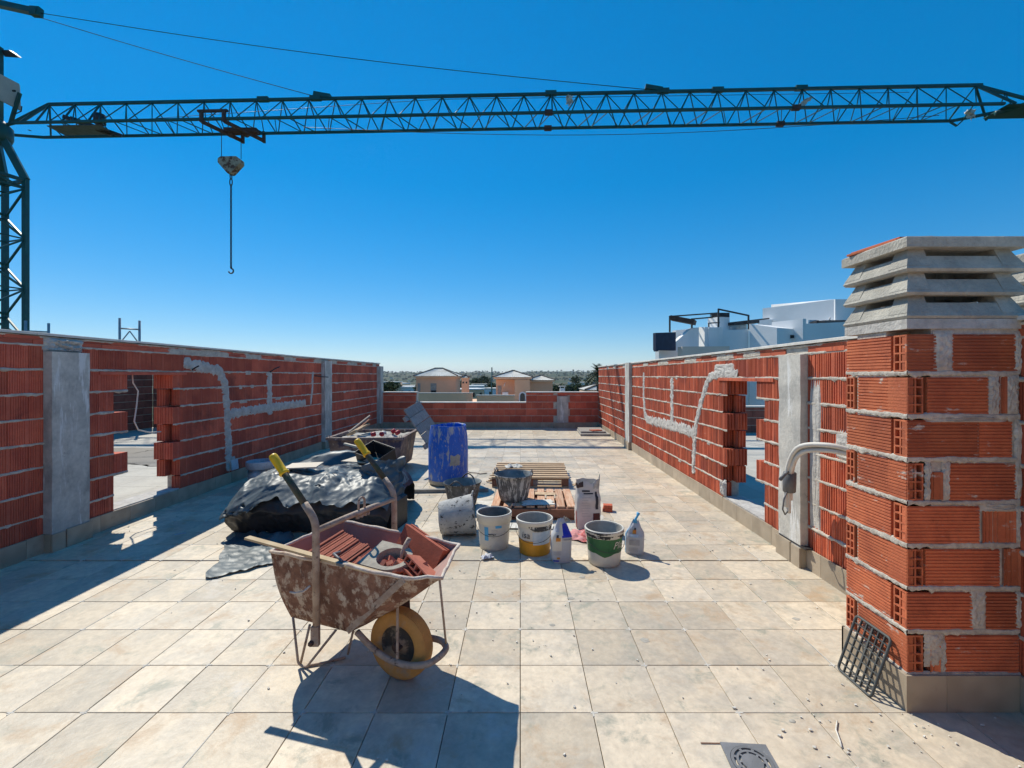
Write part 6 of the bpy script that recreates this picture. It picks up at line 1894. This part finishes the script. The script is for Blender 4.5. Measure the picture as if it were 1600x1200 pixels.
ar.prism(pts, 0, .08, Matrix(((1, 0, 0, cx_), (0, 0, 1, -.085), (0, 1, 0, Z(630, D2)+7), (0, 0, 0, 1)))); ar = ar.build('window', m_white, t)
MB().prism([(x*.66, z*.86+.05) for x, z in pts], 0, .04, Matrix(((1, 0, 0, cx_), (0, 0, 1, -.13), (0, 1, 0, Z(630, D2)+7), (0, 0, 0, 1)))).build('pane', m_glass, ar)
MB().tube([(X(787, D2)-b0.x, .5, Z(604, D2)+7), (X(789, D2)-b0.x, .7, Z(598, D2)+7)], .05, 6).build('aerial', m_white, t)
MB().box(X(785, D2)-b0.x, X(794, D2)-b0.x, -.1, .6, Z(617, D2)+7, Z(613, D2)+7).build('water_tank', m_white, t)
for (p0, p1, y0, y1, Dd, lab) in ((651, 738, 613.5, 630, 48, 'long beige parapet in front of the left ochre house'), (745, 804, 617, 632, 47, 'beige parapet in front of the right ochre house')):
    t = thing('terrace_parapet', lab, 'parapet', (X((p0+p1)/2, Dd), Dd, -7))
    hw = (X(p1, Dd)-X(p0, Dd))/2
    MB().box(-hw, hw, 0, .3, 0, Z(y0, Dd)+7-.08).build('wall', m_ochre2, t); MB().box(-hw-.05, hw+.05, -.05, .35, Z(y0, Dd)+7-.078, Z(y0, Dd)+7).build('coping', m_coping, t)
    if p0 < 700: MB().box(-hw, hw, .31, 22, 0, 4.9).build('terrace_block', m_ochre2, t)
    else: MB().box(-hw, hw, .31, 10, 0, 4.9).build('terrace_block', m_ochre2, t)
t = thing('small_chimney', 'small dark vented white-capped chimney right of the ochre houses', 'chimney', (X(879, 55), 55, -7))
MB().box(-.30, .30, 0, .6, 0, Z(606.5, 55)+7).build('shaft', m_white, t); MB().box(-.42, .42, -.1, .7, Z(604.5, 55)+7, Z(603, 55)+7).build('cap', m_coping, t)
for k in (-.26, .26): MB().box(k-.05, k+.05, .02, .12, Z(606.5, 55)+7, Z(604.5, 55)+7).build('cap_post', m_white, t)
t = thing('tiled_roof_house', 'pale tiled roof corner showing just above the back wall at its right end', 'house', (X(932, 40), 40, -7))
MB().box(-.9, 3.2, .2, 4.4, 0, Z(613, 40)+7).build('wall', m_ochre2, t); hip_roof(t, -.7, 3.2, .2, 4.4, Z(612, 40)+7.1, Z(600, 40)+7.1, .3)
o = MB().tube([(X(768, 62), 62, -8), (X(768.5, 62), 62, Z(574, 62))], [.12, .09], 8).build('street_pole', MATS['crane_paint']); tag(o, 'tall dark green pole standing between the two ochre houses', 'pole')
# white houses of the valley that can still be told apart
for k, (px, py, D_, w_, h_) in enumerate(((617, 600, 150, 5, 4), (626, 604, 130, 8, 3.2), (640, 606, 125, 6, 2.6), (608, 598, 120, 4, 6), (745, 604, 170, 9, 2.6), (757, 601, 210, 10, 3.5), (740, 609, 120, 6, 2), (766, 608, 140, 7, 2), (905, 598, 260, 14, 3.2))):
    x, z = X(px, D_), Z(py, D_)
    lab = ('small pale valley house between the left wall end and the left ochre house', 'long flat pale valley house second from the left wall end', 'low pale valley house touching the left ochre house', 'taller pale valley house right beside the left wall end', 'far pale valley house just left of the dark pole', 'farthest pale valley house behind the dark pole', 'low near valley house right of the ochre chimney turret', 'low near valley house at the foot of the dark pole', 'long pale house on the far slope right of the ochre houses')[k]
    t = thing('valley_house', lab, 'house', (x, D_, z-h_), R(rt.uniform(-25, 25)), 'small pale houses in the valley')
    MB().box(-w_/2, w_/2, 0, 7, -20, h_).build('wall', m_white if k % 3 else m_ochre2, t)
    MB().box(-w_/2-.2, w_/2+.2, -.2, 7.2, h_+.01, h_+.3).build('roof', m_roof if k % 2 else m_white, t)
    for q in range(3): MB().box(-w_/2+w_*(q+.35)/3, -w_/2+w_*(q+.65)/3, -.06, -.01, h_-1.9, h_-.8).build('window', m_glass, t)

# trees close behind: a palm at the wall end, pines in the valley
m_palm = M('palm_leaf', (.04, .06, .022), (.055, .075, .03), scale=3, rough=.7, bump=0, rnd=.2)
m_bark = M('bark', (.14, .10, .07), rough=1)
def fan(mb_, c, L, a, el, w):
    pts = []
    d = Vector((math.cos(a)*math.cos(el), math.sin(a)*math.cos(el), math.sin(el)))
    s_ = Vector((-math.sin(a), math.cos(a), 0))
    for k in range(9):
        t_ = k/8; p = c+d*(L*t_)+Vector((0, 0, -L*.42*t_*t_))
        pts.append(p)
    for k in range(1, 9):
        for sg in (-1, 1):
            p = pts[k]; q = p+s_*sg*w*math.sin(PI*k/9+.15)+d*.25*L*.3+Vector((0, 0, -.12*L*.5)); r_ = pts[k-1]
            mb_.add([r_, p, q], [(0, 1, 2)])
pc = at(936, 582, 30)
t = thing('palm_tree', 'dark palm tree showing beside the far end of the right wall', 'tree', (pc.x, pc.y, -7.6))
MB().tube([(0, 0, 0), (.05, 0, 4), (0, 0, pc.z+7.6)], [.24, .2, .17], 8).build('trunk', m_bark, t)
mb = MB()
for k in range(44): fan(mb, Vector((0, 0, pc.z+7.6)), rt.uniform(.8, 1.25), rt.uniform(0, 6.28), rt.uniform(-.5, 1.25), .26)
mb.build('crown', m_palm, t)
def tree(label, px, py, D_, r_, group=None):
    c = at(px, py, D_)
    zg = land_h(c.x, c.y)
    t = thing('pine_tree', label, 'tree', (c.x, c.y, zg), 0, group)
    H2 = c.z-zg
    MB().tube([(0, 0, -.3), (.1, 0, H2*.5), (0, 0, H2-r_*.3)], [.28, .2, .12], 6).build('trunk', m_bark, t)
    mb = MB()
    for k in range(260):
        a, b2, q = rt.uniform(0, 6.28), rt.uniform(-1, 1), r_*rt.random()**.45
        p = Vector((math.cos(a)*math.sqrt(1-b2*b2), math.sin(a)*math.sqrt(1-b2*b2), b2*.62))*q*(.8+.4*noi(a*2, b2*2))
        for m_ in range(3):
            e = Vector((rt.uniform(-1, 1), rt.uniform(-1, 1), rt.uniform(-.6, .6)))*r_*.2; g_ = Vector((rt.uniform(-1, 1), rt.uniform(-1, 1), rt.uniform(-.6, .6)))*r_*.2
            mb.add([p+Vector((0, 0, H2)), p+e+Vector((0, 0, H2)), p+g_+Vector((0, 0, H2))], [(0, 1, 2)])
    mb.build('crown', m_leaf, t)
for k, (px, py, D_, r_) in enumerate(((899, 593, 260, 4.5), (922, 595, 240, 4), (868, 607, 120, 2.4), (880, 606, 150, 3), (893, 607, 130, 2.6), (906, 606, 120, 2.6), (918, 607, 110, 2.4), (717, 602, 130, 3), (758, 594, 260, 5), (745, 598, 240, 5), (612, 604, 90, 2.2), (655, 607, 95, 1.6), (768, 604, 160, 3), (606, 606, 70, 1.8))):
    tree('dark green valley tree, '+('big, standing alone above the others right of the ochre houses', 'big, nearest the palm tree', 'small, right against the annex of the right ochre house', 'just left of the small vented chimney', 'just right of the small vented chimney', 'midway between the small vented chimney and the palm', 'small, below the palm tree', 'hidden beside the ochre chimney turret', 'tallest, just left of the dark pole', 'wide, between the ochre turret and the dark pole', 'small, between the left wall end and the left ochre house', 'smallest, at the left edge of the left ochre house', 'at the foot of the dark pole', 'nearest, right beside the left wall end')[k], px, py, D_, r_, 'dark trees in the valley')

# ------------------------------------------------------------------ white villa behind the right wall
vl = thing('white_villa', 'white flat-roofed modern villa behind the right wall with roof pergolas and stair parapets', 'house', (12, 28, -7))
vb = Vector(vl.location)
def slabw(px0, D0, px1, D1, ya, yb, name='wall', mat=None, th=.3, zb=-7.0, mids=()):
    """upright wall from sight line px0 at D0 to px1 at D1; top edge at image rows ya..yb"""
    pts = [(px0, D0, ya)]+list(mids)+[(px1, D1, yb)]
    P = [at(p, y, d) for p, d, y in pts]
    dv = Vector((P[-1].x-P[0].x, P[-1].y-P[0].y, 0)).normalized(); nn = Vector((-dv.y, dv.x, 0))
    if nn.y < 0: nn = -nn
    n = len(P); vs = []
    for off_ in (0, th):
        for p in P: vs.append(Vector((p.x, p.y, zb))+nn*off_-vb)
        for p in P: vs.append(p+nn*off_-vb)
    fs = []
    for i in range(n-1):
        fs += [(i, i+1, n+i+1, n+i), (3*n+i, 3*n+i+1, 2*n+i+1, 2*n+i), (n+i, n+i+1, 3*n+i+1, 3*n+i)]
    fs += [(0, n, 3*n, 2*n), (n-1, 3*n-1, 4*n-1, 2*n-1)]
    mb = MB(); mb.add(vs, fs); return mb.build(name, mat or m_white, vl)
slabw(1024.5, 26.4, 1056, 26.9, 520, 519, 'dark_panel', m_navy, .25, at(1040, 547, 26.5).z)
slabw(1024.5, 26.38, 1029, 26.45, 545, 545, 'dark_panel', m_navy, .2, at(1026, 549, 26.4).z)
slabw(1029.5, 27, 1092, 28, 541.5, 511.5, mids=[(1047, 27.3, 540.5), (1056, 27.4, 534), (1079, 27.8, 514), (1084, 27.85, 512)], th=.35)
slabw(1056, 30.2, 1086, 30.6, 516, 513, th=.4)
slabw(1092, 28.6, 1101, 27.9, 511, 511, th=1.2); slabw(1101.5, 28.2, 1107.5, 27.8, 512, 512, th=.6)
slabw(1107.5, 28.0, 1170, 29.2, 517, 514.5, th=3)
slabw(1066, 26.0, 1140, 26.6, 541.5, 541, 'lower_wall', M('pinkish_render', (.74, .60, .50), (.70, .56, .47), scale=.8, rough=.9, bump=0), th=.5)
slabw(1170.5, 29.1, 1214, 27.4, 506, 512, th=3)
slabw(1205, 38, 1305, 30.6, 476, 467.5, th=6)
slabw(1305, 30.65, 1327, 31.8, 467.5, 477, th=5)
slabw(1254.5, 27.6, 1345, 29.0, 506, 502, th=2.6); slabw(1254.5, 27.55, 1259.5, 27.7, 498, 498, th=2)
slabw(1325, 33.5, 1352, 32.8, 477.5, 474, th=5); slabw(1184, 34.5, 1206, 34.0, 500, 499, th=3)
mb = MB(); c = at(1239, 526, 28.4)
slabw(1235.5, 28.3, 1242.5, 28.05, 524, 524, 'window', m_black, .1, at(1239, 529, 28.2).z).location = Vector((-.28, -.26, 0))
# louvred chimney on the roof
slabw(1123, 29.6, 1140, 29.9, 495, 495, 'roof_chimney', m_white, 1.0, at(1130, 517, 29.6).z)
for k in range(4): slabw(1125, 29.62, 1140, 29.9, 488.5+1.8*k, 488.5+1.8*k, 'chimney_louvre', m_dark, .9, at(1130, 489.8+1.8*k, 29.7).z)
slabw(1327, 33.2, 1338, 33.0, 470, 470, 'chimney_louvre', m_dark, .9, at(1330, 476, 33.1).z)
def bar(p0, D0, p1, D1, w=.09, name='pergola_bar', mat=None):
    a, b = at(p0[0], p0[1], D0)-vb, at(p1[0], p1[1], D1)-vb
    mb = MB(); mb.beam(a, b, w, w); mb.build(name, mat or m_dark, vl)
bar((1046.5, 519), 28.5, (1046.5, 494), 28.5); bar((1046, 494.5), 28.5, (1122, 489), 32); bar((1081, 498.5), 28.2, (1122, 495), 31)
bar((1081, 513), 28.2, (1081, 498), 28.2); bar((1122.5, 517), 29, (1122.5, 482.5), 29); bar((1122, 483), 29, (1169.5, 493), 29.5); bar((1169.5, 515), 29.5, (1169.5, 492), 29.5)
bar((1107.5, 512), 29, (1107.5, 505), 29, .07); bar((1107, 505), 29, (1124, 504), 29.4, .07)
mb = MB(); mb.beam(at(1049, 497, 28.3)-vb, at(1086, 504, 27.6)-vb, .9, .28); mb.build('awning', m_trolley, vl)
mb = MB(); mb.beam(at(1142, 504.5, 31)-vb, at(1194, 498.5, 33)-vb, .8, .10); mb.build('awning', m_dark, vl)
mb = MB(); mb.beam(at(1142, 506, 29.6)-vb, at(1182, 503, 30.2)-vb, .5, .20); mb.build('awning', m_dark, vl)
slabw(1140, 29.8, 1167, 30.2, 507, 507, 'glass_balustrade', M('pale_glass', (.35, .50, .58), rough=.1, bump=0, fine=0), .02, at(1150, 516, 30).z)
slabw(1263, 29.5, 1276, 29.7, 500, 500, 'glass_balustrade', MATS['pale_glass'], .02, at(1265, 507, 29.6).z)
slabw(1305.5, 30.60, 1323, 31.55, 489, 491, 'glass_balustrade', MATS['pale_glass'], .03, at(1310, 503, 31).z)
mb = MB(); mb.beam(at(1277, 503, 28.8)-vb, at(1310, 502.5, 30)-vb, .9, .12); mb.build('sun_awning', m_dark, vl)
for px, py in ((1282, 500), ): slabw(1276, 28.75, 1280, 28.8, 500.5, 500.5, 'cabinet', m_dark, .3, at(1278, 506, 28.8).z)
MB().tube([at(1296.5, 503, 29)-vb, at(1296.5, 496, 29)-vb], .04, 6).build('vent_pipe', m_galv, vl)

# ------------------------------------------------------------------ the air itself
m_haze = bpy.data.materials.new('air_haze'); m_haze.use_nodes = True
hn, hl = m_haze.node_tree.nodes, m_haze.node_tree.links
hn.clear()
ho = hn.new('ShaderNodeOutputMaterial'); pv_ = hn.new('ShaderNodeVolumePrincipled')
pv_.inputs['Color'].default_value = (.80, .88, 1.0, 1); pv_.inputs['Density'].default_value = .00008; pv_.inputs['Anisotropy'].default_value = .3
hl.new(pv_.outputs[0], ho.inputs['Volume'])
MB().box(-7600, 7600, -7600, 7600, -42, 96).build('haze', m_haze, None, kind='stuff')
